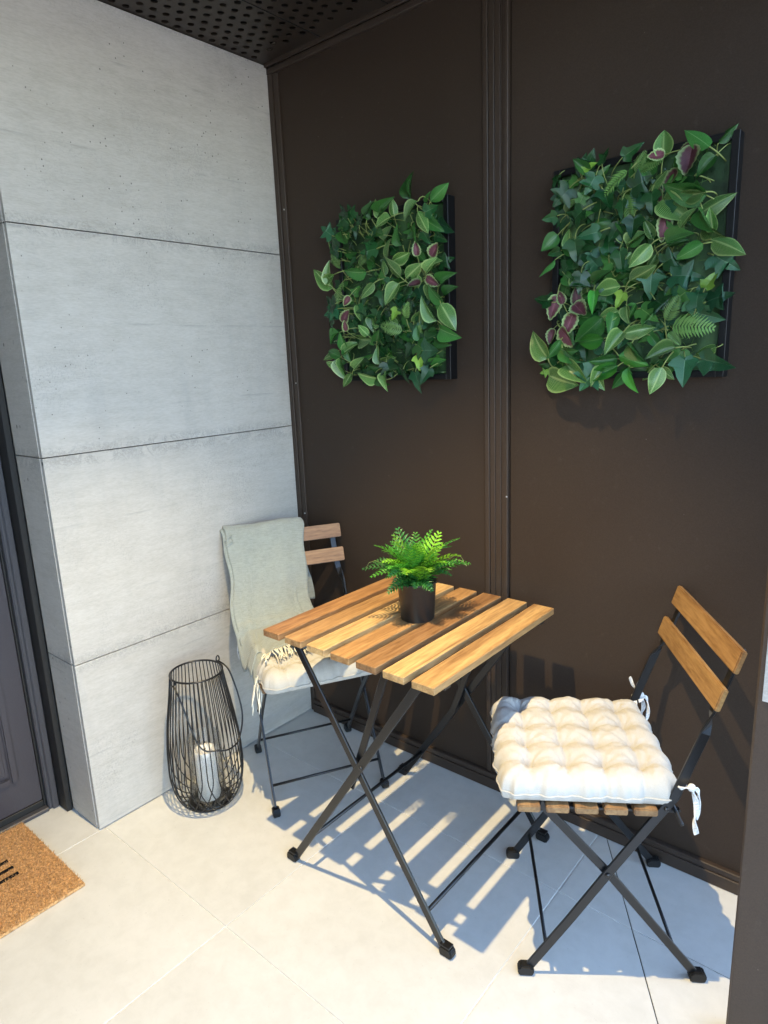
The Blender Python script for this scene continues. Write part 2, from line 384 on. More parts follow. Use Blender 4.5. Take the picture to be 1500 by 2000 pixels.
for i in range(len(XS) - 1):
    for j in range(len(YS) - 1):
        x0, x1, y1, y0 = XS[i] + g, XS[i + 1] - g, min(YS[j] - g, .02), YS[j + 1] + g
        P = [(x0, y0), (x1, y0), (x1, y1), (x0, y1)]
        sd_ = [(q[0] - EP[0]) * EN[0] + (q[1] - EP[1]) * EN[1] for q in P]
        polys = [P]
        if min(sd_) < -.01 and max(sd_) > .01: polys = [clip(P, EP, EN, .0011), clip(P, EP, (-EN[0], -EN[1]), .0011)]
        for Q in polys:
            cx, cy = sum(q[0] for q in Q) / len(Q), sum(q[1] for q in Q) / len(Q); n = len(Q)
            vs_ = [(q[0] - cx, q[1] - cy, z) for z in (-.008, 0) for q in Q]
            m = MB().add(vs_, [tuple(range(n - 1, -1, -1)), tuple(range(n, 2 * n))] + [(k, (k + 1) % n, n + (k + 1) % n, n + k) for k in range(n)])
            m.obj('floor_tile', MAT['tile'], floor, (cx, cy, random.uniform(-.0003, .0003)), bevel=.0009)
# dark silicone in the slanting cut
cp = [V((EP[0] + ex * t, EP[1] + ey * t, -.0018)) for t in (0, 2.6)]
MB().bar(cp, (EN[0], EN[1], 0), .0022, .0008).obj('slanting_joint', MAT['door_dark'], floor)

# ------------------------------------------------------------------ perforated ceiling
ceiling = thing('ceiling', None, None, (0, 0, H), kind='structure')
CY, CX, HR = .040, .0375, .0102
def cell(m, x, y):
    vs_ = []; n = 12
    for k in range(n):
        a = 2 * PI * (k + .5) / n; c, s = math.cos(a), math.sin(a); q = max(abs(c), abs(s))
        vs_.append((x + c / q * CX / 2, y + s / q * CY / 2, 0))
    # exact corners
    vs_ += [(x + HR * math.cos(2 * PI * (k + .5) / n), y + HR * math.sin(2 * PI * (k + .5) / n), 0) for k in range(n)]
    vs_ += [(x + HR * math.cos(2 * PI * (k + .5) / n), y + HR * math.sin(2 * PI * (k + .5) / n), .003) for k in range(n)]
    fs = []
    for k in range(n):
        j = (k + 1) % n; fs += [(k, n + k, n + j, j), (n + k, 2 * n + k, 2 * n + j, n + j)]
    cs = [(CX / 2, CY / 2), (-CX / 2, CY / 2), (-CX / 2, -CY / 2), (CX / 2, -CY / 2)]
    for (dx, dy), (a, b) in zip(cs, ((1, 0), (4, 3), (7, 6), (10, 9))):
        vs_.append((x + dx, y + dy, 0)); fs.append((a, b, len(vs_) - 1))
    m.add(vs_, fs)
def solid(m, x0, x1, y0, y1): m.add([(x0, y0, 0), (x0, y1, 0), (x1, y1, 0), (x1, y0, 0)], [(0, 1, 2, 3)])
pm = MB(); PW = .2655
for a in range(7):
    off = .02 if a % 2 else 0
    for b in range(63):
        yy = -.076 - b * CY - off
        cell(pm, .0205 + a * CX, yy)
    x0 = .0205 + (a - .5) * CX
    solid(pm, x0, x0 + CX, -.056 - off, -.022); solid(pm, x0, x0 + CX, -2.66, -.076 - 62.5 * CY - off)
pmesh = pm.mesh('ceiling_panel', MAT['ceil'])
for k in range(7):
    ox = k * PW
    link('ceiling_panel', pmesh, ceiling, (ox, 0, 0))
MB().box(-.02, 1.86, -2.66, .0, .06, .08).obj('ceiling_void_shade', MAT['void'], ceiling)  # near-black sheet puts the shade above the holes into colour
for k in range(1, 8):
    MB().box(k * PW - .0018, k * PW - .0004, -2.66, -.022, -.0008, .02).obj('ceiling_seam', MAT['void'], ceiling)
MB().box(.002, 1.8, -.0215, -.0125, -.0105, .03).obj('ceiling_edge_trim', MAT['brown_trim'], ceiling, bevel=.001)
MB().box(-.32, .0005, -2.66, -.0, .0015, .05).obj('door_soffit', MAT['ceil'], ceiling)

# ------------------------------------------------------------------ unseen house mass added round the porch to block the sun
hb = thing('house_sun_block', 'unseen grey house mass added to keep sun off the porch', 'house', (-1.1, 2, 0))
def hbox(nm, *a): MB().box(*a).obj(nm, MAT['render'], hb, (1.1, -2, 0))
hbox('rear_sun_block', -4, 1.84, .12, 4, -.2, 2.5)
hbox('side_sun_block', -4, -.34, -6, .119, -.2, 2.5)
hbox('side_sky_block', -.30, 1.84, -2.9, -2.67, -.2, 2.5)  # unseen wall added to cut the sky light on the return panels
hbox('upper_sun_block', -4, 1.84, -2.68, 4, 2.501, 5.5)

# ------------------------------------------------------------------ concrete wall
cw = thing('concrete_wall', 'pale grey concrete panel wall behind the wire lantern', 'wall', (0, -.45, 0))
ZJ = [0.004, .544, 1.147, 1.739, H - .001]
MB().box(-.160, -.0135, -.888, -.0005, 0, H - .002).obj('wall_core', MAT['void'], cw, (0, .45, 0))
for k in range(4):
    z0, z1 = ZJ[k] + (.0014 if k else 0), ZJ[k + 1] - .0014
    zo = z0 if k else z1 - .592
    m = MB().box(-.0125, 0, -.9035, -.0008, z0 - zo, z1 - zo); m.obj('concrete_panel', MAT['concrete'], cw, (0, .45, zo), bevel=.0004)
    m = MB().box(-.168, -.0148, -.9055, -.893, z0 - zo, z1 - zo); m.obj('concrete_return_panel', MAT['concrete'], cw, (0, .45, zo), bevel=.0008)

# ------------------------------------------------------------------ grey front door
dr = thing('front_door', 'dark grey panelled front door beside the concrete wall', 'door', (-.27, -1.4, 0))
def dbox(nm, mat, *a, bevel=.0015): return MB().box(*a).obj(nm, MAT[mat], dr, (.27, 1.4, 0), bevel=bevel)
dbox('jamb', 'door_dark', -.30, -.170, -.925, -.907, 0, H - .004)  # dark colour holds the shade on this side face of the jamb
dbox('frame', 'frame_grey', -.30, -.228, -.956, -.9265, 0, H - .004, bevel=.004)
dbox('frame_lip', 'frame_grey', -.2275, -.219, -.946, -.9265, 0, H - .004, bevel=.003)
dbox('gasket', 'door_dark', -.30, -.246, -.9625, -.9565, 0, H - .004)
leaf = dbox('door_leaf', 'door', -.295, -.25, -1.86, -.963, .034, 2.12, bevel=.002)
for (z0, z1) in ((.135, .93), (1.06, 1.98)):
    for (a, b, c, d) in ((-1.045, -1.02, z0, z1), (-1.80, -1.775, z0, z1), (-1.7745, -1.0455, z0, z0 + .025), (-1.7745, -1.0455, z1 - .025, z1)):
        mb = MB().box(-.2495, -.240, a, b, c, d); o = mb.obj('moulding', MAT['door'], leaf, bevel=.006, seg=2)
    MB().box(-.2495, -.2465, -1.765, -1.055, z0 + .035, z1 - .035).obj('door_panel', MAT['door'], leaf, bevel=.002)
dbox('bottom_seal', 'door_dark', -.30, -.247, -1.9, -.963, .004, .033)
dbox('threshold', 'frame_grey', -.2465, -.222, -1.9, -.957, 0, .014, bevel=.003)

# ------------------------------------------------------------------ brown metal wall
bw = thing('brown_metal_wall', 'dark brown metal clad wall carrying the two leaf panels', 'wall', (.9, 0, 0))
def wbox(nm, mat, *a, bevel=0.): return MB().box(*a).obj(nm, MAT[mat], bw, (-.9, 0, 0), bevel=bevel)
wbox('metal_panel', 'brown', .046, .822, 0, .05, 0.0, H + .06)
wbox('metal_panel', 'brown', .9035, 1.84, 0, .05, 0.0, H + .06)
wbox('wall_core', 'void', .0, 1.8, .051, .1, 0, H + .06)
wbox('corner_trim', 'brown_trim', .0008, .021, -.010, .05, .0, H - .03, bevel=.0012)
wbox('corner_trim', 'brown_trim', .0235, .0455, -.006, .05, .0, H - .03, bevel=.0012)
px = .8225
for k, (w, d) in enumerate(((.0165, .008), (.0185, .006), (.0185, .006), (.0115, .006), (.0135, .012))):
    wbox('batten', 'brown_trim', px, px + w - .0016, -d, .05, .0, H - .03, bevel=.0014); px += w
wbox('baseboard', 'brown_trim', .0215, 1.80, -.020, -.0125, .0, .036, bevel=.002)
wbox('baseboard_cap', 'brown_trim', .0215, 1.80, -.0165, -.0005, .0365, .054, bevel=.002)
wbox('head_trim', 'brown_trim', .0008, 1.8, -.012, .05, H - .0295, H - .0115, bevel=.0015)
for (sx, sz) in ((.036, 1.88), (.036, 1.3), (.036, .82), (.036, .4), (.897, .97)):
    d = -.0062 if sx < .5 else -.0122
    m = MB().lathe([(.0001, .0012), (.002, .001), (.0028, 0)], 10); o = m.obj('screw', MAT['steel'], bw, (sx - .9, d, sz), (PI / 2, 0, 0))

# ------------------------------------------------------------------ gate post
gp = thing('gate_post', 'brown metal gate post with a steel strike plate at right edge', 'post', (1.72, -.43, 0))
def gbox(nm, mat, par, *a, bevel=.002): return MB().box(*a).obj(nm, MAT[mat], par, (-1.72, .43, 0) if par is gp else (0, 0, 0), bevel=bevel)
gbox('post_body', 'brown_trim', gp, 1.643, 1.83, -.47, -.385, 0, H - .002, bevel=.004)
gbox('post_seal', 'rubber', gp, 1.716, 1.728, -.476, -.4705, 0, H - .004, bevel=.003)
sp_ = MB()
for a in ((1.654, 1.680, .775, .985), (1.654, 1.657, .985, 1.03), (1.676, 1.680, .985, 1.03), (1.654, 1.680, 1.03, 1.08)):
    sp_.box(a[0], a[1], -.4735, -.4705, a[2], a[3])
pl = sp_.obj('strike_plate', MAT['steel'], gp, (-1.72, .43, 0))
MB().box(1.6575, 1.6755, -.4715, -.4702, .986, 1.029).obj('latch_hole', MAT['void'], pl)
for z in (.792, 1.062):
    MB().lathe([(.0001, .0016), (.003, .0013), (.0045, 0)], 14).obj('screw', MAT['steel'], pl, (1.665, -.4737, z), (PI / 2, 0, 0))

# ------------------------------------------------------------------ ceiling downlight (throws the warm pool of light)
dl = thing('ceiling_downlight', 'lit round downlight set flush in the perforated ceiling', 'light', LAMP_POS)
MB().lathe([(.034, -.001), (.046, -.004), (.046, .0)], 32).obj('trim_ring', MAT['steel'], dl, smooth=True)
MB().disc(.012, .004, 20, up=False).obj('lens', MAT['lens'], dl)
ld = bpy.data.lights.new('downlight_beam', 'SPOT'); ld.energy = LAMP_W; ld.color = LAMP_COL; ld.spot_size = math.radians(LAMP_ANGLE); ld.spot_blend = LAMP_BLEND; ld.shadow_soft_size = .011
link('downlight_beam', ld, dl, (0, 0, -.008))

# ------------------------------------------------------------------ doormat
mat_ = thing('doormat', 'brown coir doormat with thin black lettering before the door', 'mat', (-.02, -1.34, 0))
MX0, MX1, MY0, MY1 = -.205, .203, -.30, .30
MB().box(MX0, MX1, MY0, MY1, 0.0005, .009).obj('backing', MAT['coir'], mat_, bevel=.001)
LET = [(-.040, -.035, .0, 0)]
def in_letter(x, y):
    X, Y = x - .02, y - 1.34     # world
    if -.083 < X < -.002 and -1.194 < Y < -1.1845: return True
    for xc in (-.079, -.041, -.0055):
        if abs(X - xc) < .0048 and -1.19 < Y < -1.137: return True
    return False
pile, lett = MB(), MB()
rr = random.Random(3)
for k in range(30000):
    x, y = rr.uniform(MX0, MX1), rr.uniform(MY0, MY1)
    if y < -.0 and rr.random() < .7: continue
    a = rr.uniform(0, 2 * PI); h = rr.uniform(.010, .0165); w = .0009; l_ = rr.uniform(.001, .006); t_ = rr.uniform(0, 2 * PI)
    e = min(x - MX0, MX1 - x, MY1 - y)
    q = pile if not in_letter(x, y) else lett
    if q is lett: h = rr.uniform(.0115, .0145); l_ *= .3
    bx, by = w * math.cos(a), w * math.sin(a); tx, ty = x + l_ * math.cos(t_), y + l_ * math.sin(t_)
    q.add([(x - bx, y - by, .006), (x + bx, y + by, .006), (tx + bx * .6, ty + by * .6, h), (tx - bx * .6, ty - by * .6, h)], [(0, 1, 2, 3)])
o = pile.obj('coir_pile', MAT['coir'], mat_); o['kind'] = 'stuff'
def lb(X0, X1, Y0, Y1): lett.box(X0 + .02, X1 + .02, Y0 + 1.34, Y1 + 1.34, .006, .0128)
lb(-.0835, -.001, -1.1935, -1.1858)
for xc in (-.079, -.041, -.0055): lb(xc - .0045, xc + .0045, -1.1855, -1.138)
lett.obj('letter', MAT['flock'], mat_)

# ------------------------------------------------------------------ folding table
TX, TY, TZ = .8185, -.372, .70
tb = thing('folding_table', 'folding bistro table with slatted wooden top and black legs', 'table', (TX, TY, 0))
sl = MB().box(-.0300, .0300, -.275, .275, -.009, .009).mesh('slat', MAT['wood'], bevel=.0014, seg=1)
TINT = [(.80, .64, .56), (1.0, .90, .80), (1.36, 1.34, 1.22), (.96, .82, .68), (.74, .62, .55), (1.16, 1.10, .96), (1.08, 1.0, .84)]
for k in range(7):
    o = link('slat', sl, tb, ((k - 3) * .0808, random.uniform(-.001, .001), TZ - .009)); o.color = (*TINT[k], 1)
def L(x, y, z): return (x - TX, y - TY, z)
YN, YF = -.622, -.122            # near and far leg planes
for y in (-.589, -.152): MB().bar([L(.552, y, .6755), L(1.085, y, .6755)], (0, 1, 0), .022, .008).obj('rail', MAT['black'], tb, bevel=.001)
def tleg(x0, x1, y, w=.021, t=.007):
    d = V((x1 - x0, 0, .655)).normalized(); wd = V((0, 1, 0)).cross(d)
    return MB().bar([L(x0, y, .018), L(x1, y, .672)], wd, w, t).obj('leg', MAT['black'], tb, bevel=.0012)
for y in (YN, YF): tleg(.578, 1.028, y)
for y in (YN + .0095, YF - .0095): tleg(1.072, .630, y)
for (x, ya, yb, z) in ((.646, YN + .004, YF - .004, .112), (1.026, YN + .0135, YF - .0135, .085)):
    MB().tube([L(x, ya, z), L(x, yb, z)], .0052, 10).obj('crossbar', MAT['black'], tb, smooth=True)
MB().tube([L(1.012, YN, .652), L(1.012, YF, .652)], .005, 8).obj('crossbar', MAT['black'], tb, smooth=True)
MB().tube([L(.642, YN + .01, .655), L(.642, YF - .01, .655)], .005, 8).obj('crossbar', MAT['black'], tb, smooth=True)
MB().bar([L(.786, -.600, .312), L(.921, -.600, .672)], V((0, 1, 0)).cross(V((.135, 0, .36)).normalized()), .019, .006).obj('stay_bar', MAT['black'], tb, bevel=.001)
MB().bar([L(.786, -.144, .312), L(.921, -.144, .672)], V((0, 1, 0)).cross(V((.135, 0, .36)).normalized()), .019, .006).obj('stay_bar', MAT['black'], tb, bevel=.001)
def foot_mesh(): 
    m = MB(); pr = [(-.014, 0), (.014, 0), (.018, .005), (.018, .017), (.011, .0245), (-.011, .0245), (-.018, .017), (-.018, .005)]
    n = len(pr); vs_ = [(x, y, z) for y in (-.011, .011) for x, z in pr]
    m.add(vs_, [tuple(range(n - 1, -1, -1)), tuple(range(n, 2 * n))] + [(k, (k + 1) % n, n + (k + 1) % n, n + k) for k in range(n)])
    return m.mesh('foot_cap', MAT['rubber'], bevel=.0025, seg=2)
FM = foot_mesh()
for x, y in ((.570, YN), (.570, YF), (1.080, YN + .0095), (1.080, YF - .0095)): 
    o = link('foot_cap', FM, tb, L(x + (-.006 if x < .8 else .004), y, 0)); sx = -1 if x < .8 else 1
    MB().box(-.014, .014, -.0095, .0095, -.0025, .0025).obj('foot_tab', MAT['black'], tb, L(x + sx * .002, y, .0275), bevel=.001)
bolt = MB().lathe([(.0001, .004), (.0035, .0038), (.005, .002), (.0052, 0)], 14).mesh('bolt', MAT['black'], smooth=True)
for y, r in ((YN - .0036, PI / 2), (YF + .0036, -PI / 2)): link('bolt', bolt, tb, L(.8475, y, .405), (r, 0, 0))

# ------------------------------------------------------------------ folding chairs
def make_chair(label, loc, rotz):
    c = thing('folding_chair', label, 'chair', loc, rotz, 'folding bistro chairs')
    ss = MB().box(-.0235, .0235, -.193, .193, -.008, .008).mesh('seat_slat', MAT['wood'], bevel=.002, seg=2)
    for k in range(5):
        o = link('seat_slat', ss, c, (-.184 + k * .0595, 0, .432)); t = (.62, .68, .58, .66, .6)[k]; o.color = (t, t * .88, t * .78, 1)
    bs = MB().box(-.006, .006, -.1925, .1925, -.0245, .0245).mesh('back_slat', MAT['wood'], bevel=.0022, seg=2)
    for (u, z, tint) in ((.1845, .6885, (.86, .76, .60)), (.2135, .769, (.78, .66, .52))):
        o = link('back_slat', bs, c, (u, 0, z), (0, .30, 0)); o.color = (*tint, 1)
    for s in (-1, 1):
        y = s * .180
        up = [(-.178, .020), (-.09, .153), (-.016, .270), (.06, .386), (.112, .463), (.140, .545), (.163, .610)]
        wd = [V((0, 1, 0)).cross(V((1, 0, 1.5)).normalized())] * len(up)
        top = [(.171, .630), (.178, .652), (.194, .689), (.2285, .789)]
        P = [(u, y, z) for u, z in up] + [(u, y - s * (.006, .012, .016, .017)[i], z) for i, (u, z) in enumerate(top)]
        wd = wd + [V((.55, .55, -.25)), V((.05, 1, 0)), V((0, 1, 0)), V((0, 1, 0))]
        MB().bar(P, wd, .020, .0062).obj('upright_leg', MAT['black'], c, bevel=.0011)
        y2 = s * .1705
        MB().bar([(.178, y2, .02), (-.016, y2, .27), (-.160, y2, .435)], V((1, 0, 1.1)), .0185, .006).obj('front_leg', MAT['black'], c, bevel=.0011)
        MB().bar([(-.208, s * .1615, .4205), (.13, s * .1615, .4205)], V((0, 1, 0)), .014, .006).obj('seat_rail', MAT['black'], c, bevel=.001)
        link('foot_cap', FM, c, (-.187, y, 0)); link('foot_cap', FM, c, (.187, y2, 0))
        rx = -s * PI / 2
        link('bolt', bolt, c, (-.016, y + s * .0034, .2705), (rx, 0, 0)); link('bolt', bolt, c, (.096, y + s * .0034, .437), (rx, 0, 0)); link('bolt', bolt, c, (-.162, y2 + s * .0034, .432), (rx, 0, 0))
    for (u, z, w) in ((-.142, .074, .178), (.136, .074, .168), (-.166, .418, .168), (.118, .425, .215)):
        MB().tube([(u, -w, z), (u, w, z)], .0042, 8).obj('crossbar', MAT['black'], c, smooth=True)
    return c
RC2, RC1 = math.radians(33.8), math.radians(150.5); C1X, C1Y = .307, -.279
def c1(u, v): return (C1X + u * math.cos(RC1) + v * math.sin(RC1), C1Y + u * math.sin(RC1) - v * math.cos(RC1))   # u back, v to the sitter's left
ch2 = make_chair('folding bistro chair with bare wooden backrest beside the gate post', (1.305, -.2877, 0), RC2)
ch1 = copy_tree(ch2); ch1.location = (C1X, C1Y, 0); ch1.rotation_euler = (0, 0, RC1)
ch1['label'] = 'folding bistro chair in the corner with a green throw over its backrest'
for o in ch1.children:
    if o.name.startswith('back_slat'): o.color = (.80, .68, .62, 1); o.location.z += .012

# ------------------------------------------------------------------ tufted seat cushions
def make_cushion(label, loc, rotz, seed):
    r = random.Random(seed); n = 110; A, B, T = .193, .187, .060; P = .0775
    root = thing('seat_cushion', label, 'cushion', loc, rotz, 'tufted seat cushions')
    tufts = [((i - 1.5) * P + r.uniform(-.004, .004), (j - 1.5) * P + r.uniform(-.004, .004)) for i in range(4) for j in range(4)]
    ph = [r.uniform(0, 6.28) for _ in tufts]
    def warp(v):           # tuft line distance with a slight meander
        return v
    m = MB(); idx = {}
    def hgt(x, y, e):
        mx = x + .0035 * math.sin(y * 46 + seed); my = y + .0035 * math.sin(x * 43 + 2 * seed)
        def d2(v):
            q = v / P + .5 if True else 0
            return abs((q - math.floor(q)) * P - 0) if False else min((q - math.floor(q)), 1 - (q - math.floor(q))) * P
        inside_x = abs(mx) < 2.02 * P; inside_y = abs(my) < 2.02 * P
        ax, ay = d2(mx), d2(my)
        puff = (min(1, ax / (P * .5)) ** .32) * .78 + .22
        pufy = (min(1, ay / (P * .5)) ** .32) * .78 + .22
        fx = puff if abs(mx) < 1.75 * P else 1; fy = pufy if abs(my) < 1.75 * P else 1
        z = T * (.63 + .37 * (.28 * fx + .28 * fy + .44 * fx * fy))
        for (tx, ty), p_ in zip(tufts, ph):
            dx, dy = x - tx, y - ty; d = math.hypot(dx, dy)
            if d < .07:
                z -= .018 * math.exp(-(d / .007)) + .006 * math.exp(-(d / .022) ** 2)
                z +=   .0034 * math.sin(math.atan2(dy, dx) * 9 + p_) * math.exp(-d / .028) * min(1, d / .008)
        z += .0016 * math.sin(x * 60 + y * 25 + seed) * math.sin(y * 52 - x * 18) + .0007 * math.sin(x * 190 + 40 * y + 3 * math.sin(y * 60)) * math.sin(y * 120 + 2 * math.sin(x * 70))
        return z
    N = n
    for i in range(N + 1):
        for j in range(N + 1):
            a, b = 2 * i / N - 1, 2 * j / N - 1
            a, b = math.sin(a * PI / 2) * .35 + a * .65, math.sin(b * PI / 2) * .35 + b * .65
            # squircle outline with puckers opposite the tufts
            k = max(abs(a), abs(b)); th = math.atan2(b, a)
            rnd = 1 - .075 * (min(abs(a), abs(b)) / max(k, 1e-6)) ** 6 * k
            x, y = a * A * rnd, b * B * rnd
            pk = 0
            if k > .6:
                t_ = (y if abs(a) > abs(b) else x) / P + .5; f = abs(t_ - round(t_)) * 2
                pk = (1 - f ** .6) * .009 * (k - .6) / .4
            pk -= .0022 * max(0, k - .72) / .28 * math.sin(th * 41 + 2 * math.sin(th * 7 + seed)) ; x *= 1 - pk / A; y *= 1 - pk / A
            ed = max(0, (1 - k)) / .26
            prof = (1 - (1 - min(1, ed)) ** 2.4) ** .5
            top = hgt(x, y, ed) * prof + .010 * (1 - prof) 
            idx[i, j] = len(m.v); m.v.append((x, y, top + .006 - .0)); m.uv[idx[i, j]] = (x * 3, y * 3)
    bot = {}
    for i in range(N + 1):
        for j in range(N + 1):
            x, y, z = m.v[idx[i, j]]
            if i in (0, N) or j in (0, N): bot[i, j] = idx[i, j]
            else:
                k = max(abs(x) / A, abs(y) / B); ed = max(0, 1 - k) / .12
                zb = .016 - .016 * (1 - (1 - min(1, ed)) ** 2) ** .5
                bot[i, j] = len(m.v); m.uv[len(m.v)] = (x * 3, y * 3); m.v.append((x, y, zb))
    for i in range(N):
        for j in range(N):
            m.f.append((idx[i, j], idx[i + 1, j], idx[i + 1, j + 1], idx[i, j + 1]))
            q = (bot[i, j], bot[i, j + 1], bot[i + 1, j + 1], bot[i + 1, j]); m.f.append(q)
    o = m.obj('pad', MAT['cushion'], root, smooth=True)
    # piping seam round the rim
    rim = [idx[i, 0] for i in range(N)] + [idx[N, j] for j in range(N)] + [idx[N - i, N] for i in range(N)] + [idx[0, N - j] for j in range(N)]
    MB().tube([V(m.v[q]) * 1.0 + V((0, 0, .001)) for q in rim[::2]], .0022, 6, True).obj('piping', MAT['cushion'], root, smooth=True)
    return root
cu2 = make_cushion('cream tufted seat cushion fully in view on the right chair', (1.305 + .831 * -.058, -.2877 + .556 * -.058, .4405), RC2, 3)
cu1 = make_cushion('cream tufted seat cushion partly hidden under the throw and table', (*c1(-.076, -.010), .4405), RC1, 11)
# ties of the right cushion, knotted round the uprights
def ribbon(pts, w, seed=0):
    w *= .8
    p = smooth_path(pts, 6); r = random.Random(seed)
    wd = [V((math.cos(.9 * i / 3 + seed), math.sin(.9 * i / 3 + seed), .2)) for i in range(len(p))]
    return MB().bar(p, wd, w, .0022)
for cu in (cu2, cu1):
    for s in (-1, 1):
        y = s * .182
        ribbon([(.180, s * .165, .03), (.180, s * .178, .045), (.176, s * .192, .052), (.193, s * .194, .056), (.200, s * .185, .050), (.188, s * .174, .045)], .010, s).obj('tie', MAT['tie'], cu)
        ribbon([(.198, s * .193, .053), (.207, s * .198, .02), (.204, s * .203, -.015), (.210, s * .202, -.046)], .013, 1.2).obj('tie', MAT['tie'], cu)
        ribbon([(.198, s * .190, .055), (.212, s * .190, .045), (.216, s * .186, .012), (.214, s * .190, -.02)], .011, 2.0).obj('tie', MAT['tie'], cu)
        if s > 0: ribbon([(.196, s * .188, .054), (.180, s * .196, .075), (.170, s * .200, .100)], .010, .4).obj('tie', MAT['tie'], cu)
        m = MB(); m.lathe([(.0001, -.008), (.006, -.006), (.0085, 0), (.006, .006), (.0001, .008)], 10, (.198, s * .192, .054)); m.obj('knot', MAT['tie'], cu, smooth=True)

# ------------------------------------------------------------------ throw over the corner chair (chair coordinates: x back, y = -v)
th = thing('throw_blanket', 'sage green woven throw with cream fringe over the corner chair', 'blanket', (C1X, C1Y, .44), RC1)
PROF = [(.200, .54), (.212, .62), (.228, .72), (.242, .795), (.240, .826), (.226, .833), (.206, .815), (.186, .757), (.160, .692), (.128, .622), (.092, .560), (.052, .526), (.000, .513), (-.055, .508), (-.098, .508), (-.128, .502)]
def throw_sheet(v0, v1, dz, du, seed, end=1.0):
    path = smooth_path([(u, 0, z) for u, z in PROF], 6); n = int(len(path) * end); W = 34; m = MB(); rows = []
    path = path[:n]; acc = 0; r = random.Random(seed)
    for i, p in enumerate(path):
        if i: acc += (path[i] - path[i - 1]).length
        t = i / (len(smooth_path([(u, 0, z) for u, z in PROF], 6)) - 1); row = []
        for j in range(W + 1):
            s = j / W
            front = max(0, (t - .42) / .58)
            spread = .010 * front - .17 * max(0, .36 - t)
            v = v0 - spread + (v1 + .6 * spread - v0) * s
            # folds: a few soft vertical pleats that grow towards the seat
            w = .005 * math.sin(t * 11 - s * 4) * front + .010 * math.sin(s * 8 + seed + t * 3) * (.25 + front) + .0035 * math.sin(s * 23 + t * 6 + seed) * (.3 + front) + .002 * math.sin(t * 30 + s * 6)
            w += .006 * math.exp(-((t - .70 - .02 * s) / .012) ** 2) - .004 * math.exp(-((t - .725 - .02 * s) / .010) ** 2)      # the sharp crease of the fold
            w += .007 * math.exp(-((t - .80 + .12 * (s - .5)) / .02) ** 2) * max(0, 1 - s * 1.6)
            v += .007 * math.sin(t * 15 + s * 2) * abs(2 * s - 1) + .004 * math.sin(t * 37)
            nrm = V((-.6, 0, .8)) if t < .85 else V((0, 0, 1))
            q = p + nrm * (w + .004) + V((du, 0, dz))
            z = q.z
            drop = max(0, (-v) - .180)          # overhangs the cushion's left side
            if t > .62: z -= drop * 1.7 * min(1, (t - .62) / .2); v += drop * .35 * min(1, (t - .62) / .2)
            ue = q.x + (.030 * s - .012) * max(0, (t - .9) / .1) + (-.035 * max(0, .25 - s) / .25) * max(0, (t - .85) / .15)
            row.append(len(m.v)); m.uv[len(m.v)] = (s * (v1 - v0) * 4, acc * 4); m.v.append((ue, -v, z - .44))
        rows.append(row)
    for i in range(len(rows) - 1):
        for j in range(W): m.f.append((rows[i][j], rows[i][j + 1], rows[i + 1][j + 1], rows[i + 1][j]))
    return m, rows
m, rows = throw_sheet(-.213, .050, 0, 0, 1, .975)
edge = [V(m.v[k]) for k in rows[-1]]
o = m.obj('woven_sheet', MAT['throw'], th, smooth=True); md = o.modifiers.new('thick', 'SOLIDIFY'); md.thickness = .0035; md.offset = -1
m2, _ = throw_sheet(-.223, .01, -.008, .003, 5, .93)
o = m2.obj('under_fold', MAT['throw'], th, smooth=True); md = o.modifiers.new('thick', 'SOLIDIFY'); md.thickness = .0035; md.offset = -1
# rolled corner at the top left
for q in range(2):
    mm = MB(); ring = []
    rp = []
    for k in range(26):
        a = k / 25 * 2.6 * PI; rad = .010 + .0052 * a / PI * 1.1
        rp.append((rad * math.cos(a), rad * math.sin(a)))
    Wd = 5
    for i, (a, b) in enumerate(rp):
        for j in range(Wd + 1):
            s = j / Wd; mm.uv[len(mm.v)] = (s * .1, i * .02)
            mm.v.append((0.196 + a * .8, .196 + s * .022 - q * .006 + .004 * math.sin(i * .5), .795 - .44 + b * .8 - s * .016 - q * .03))
    for i in range(len(rp) - 1):
        for j in range(Wd): mm.f.append((i * (Wd + 1) + j, i * (Wd + 1) + j + 1, (i + 1) * (Wd + 1) + j + 1, (i + 1) * (Wd + 1) + j))
    o = mm.obj('rolled_corner', MAT['throw'], th, smooth=True); o.modifiers.new('thick', 'SOLIDIFY').thickness = .003
    break
# fringe
r = random.Random(5)
for k in range(54):
    f = k / 53 * (len(edge) - 1); i = min(int(f), len(edge) - 2); p = edge[i].lerp(edge[i + 1], f - i)
    left = max(0, 1 - k / 14)                          # tassels on the left fall over the side of the cushion
    ln = r.uniform(.050, .075)
    d = V((-1, .35 * left + r.uniform(-.35, .35), 0)).normalized()
    pts = [p + V((0, 0, .001))]
    floorz = .0735
    for q in range(1, 5):
        nx = pts[-1] + d * ln / 4 * (1 - .75 * left) + V((r.uniform(-.003, .003), r.uniform(-.004, .004), -.35 * ln * left))
        if left < .15: nx.z = max(nx.z - .003, floorz - .5 * max(0, -.185 - nx.x)) + r.uniform(0, .003)
        pts.append(nx)
    MB().tube(smooth_path(pts, 2), [.0021] * 7 + [.0017, .0014], 5).obj('tassel', MAT['wool'], th, smooth=True)

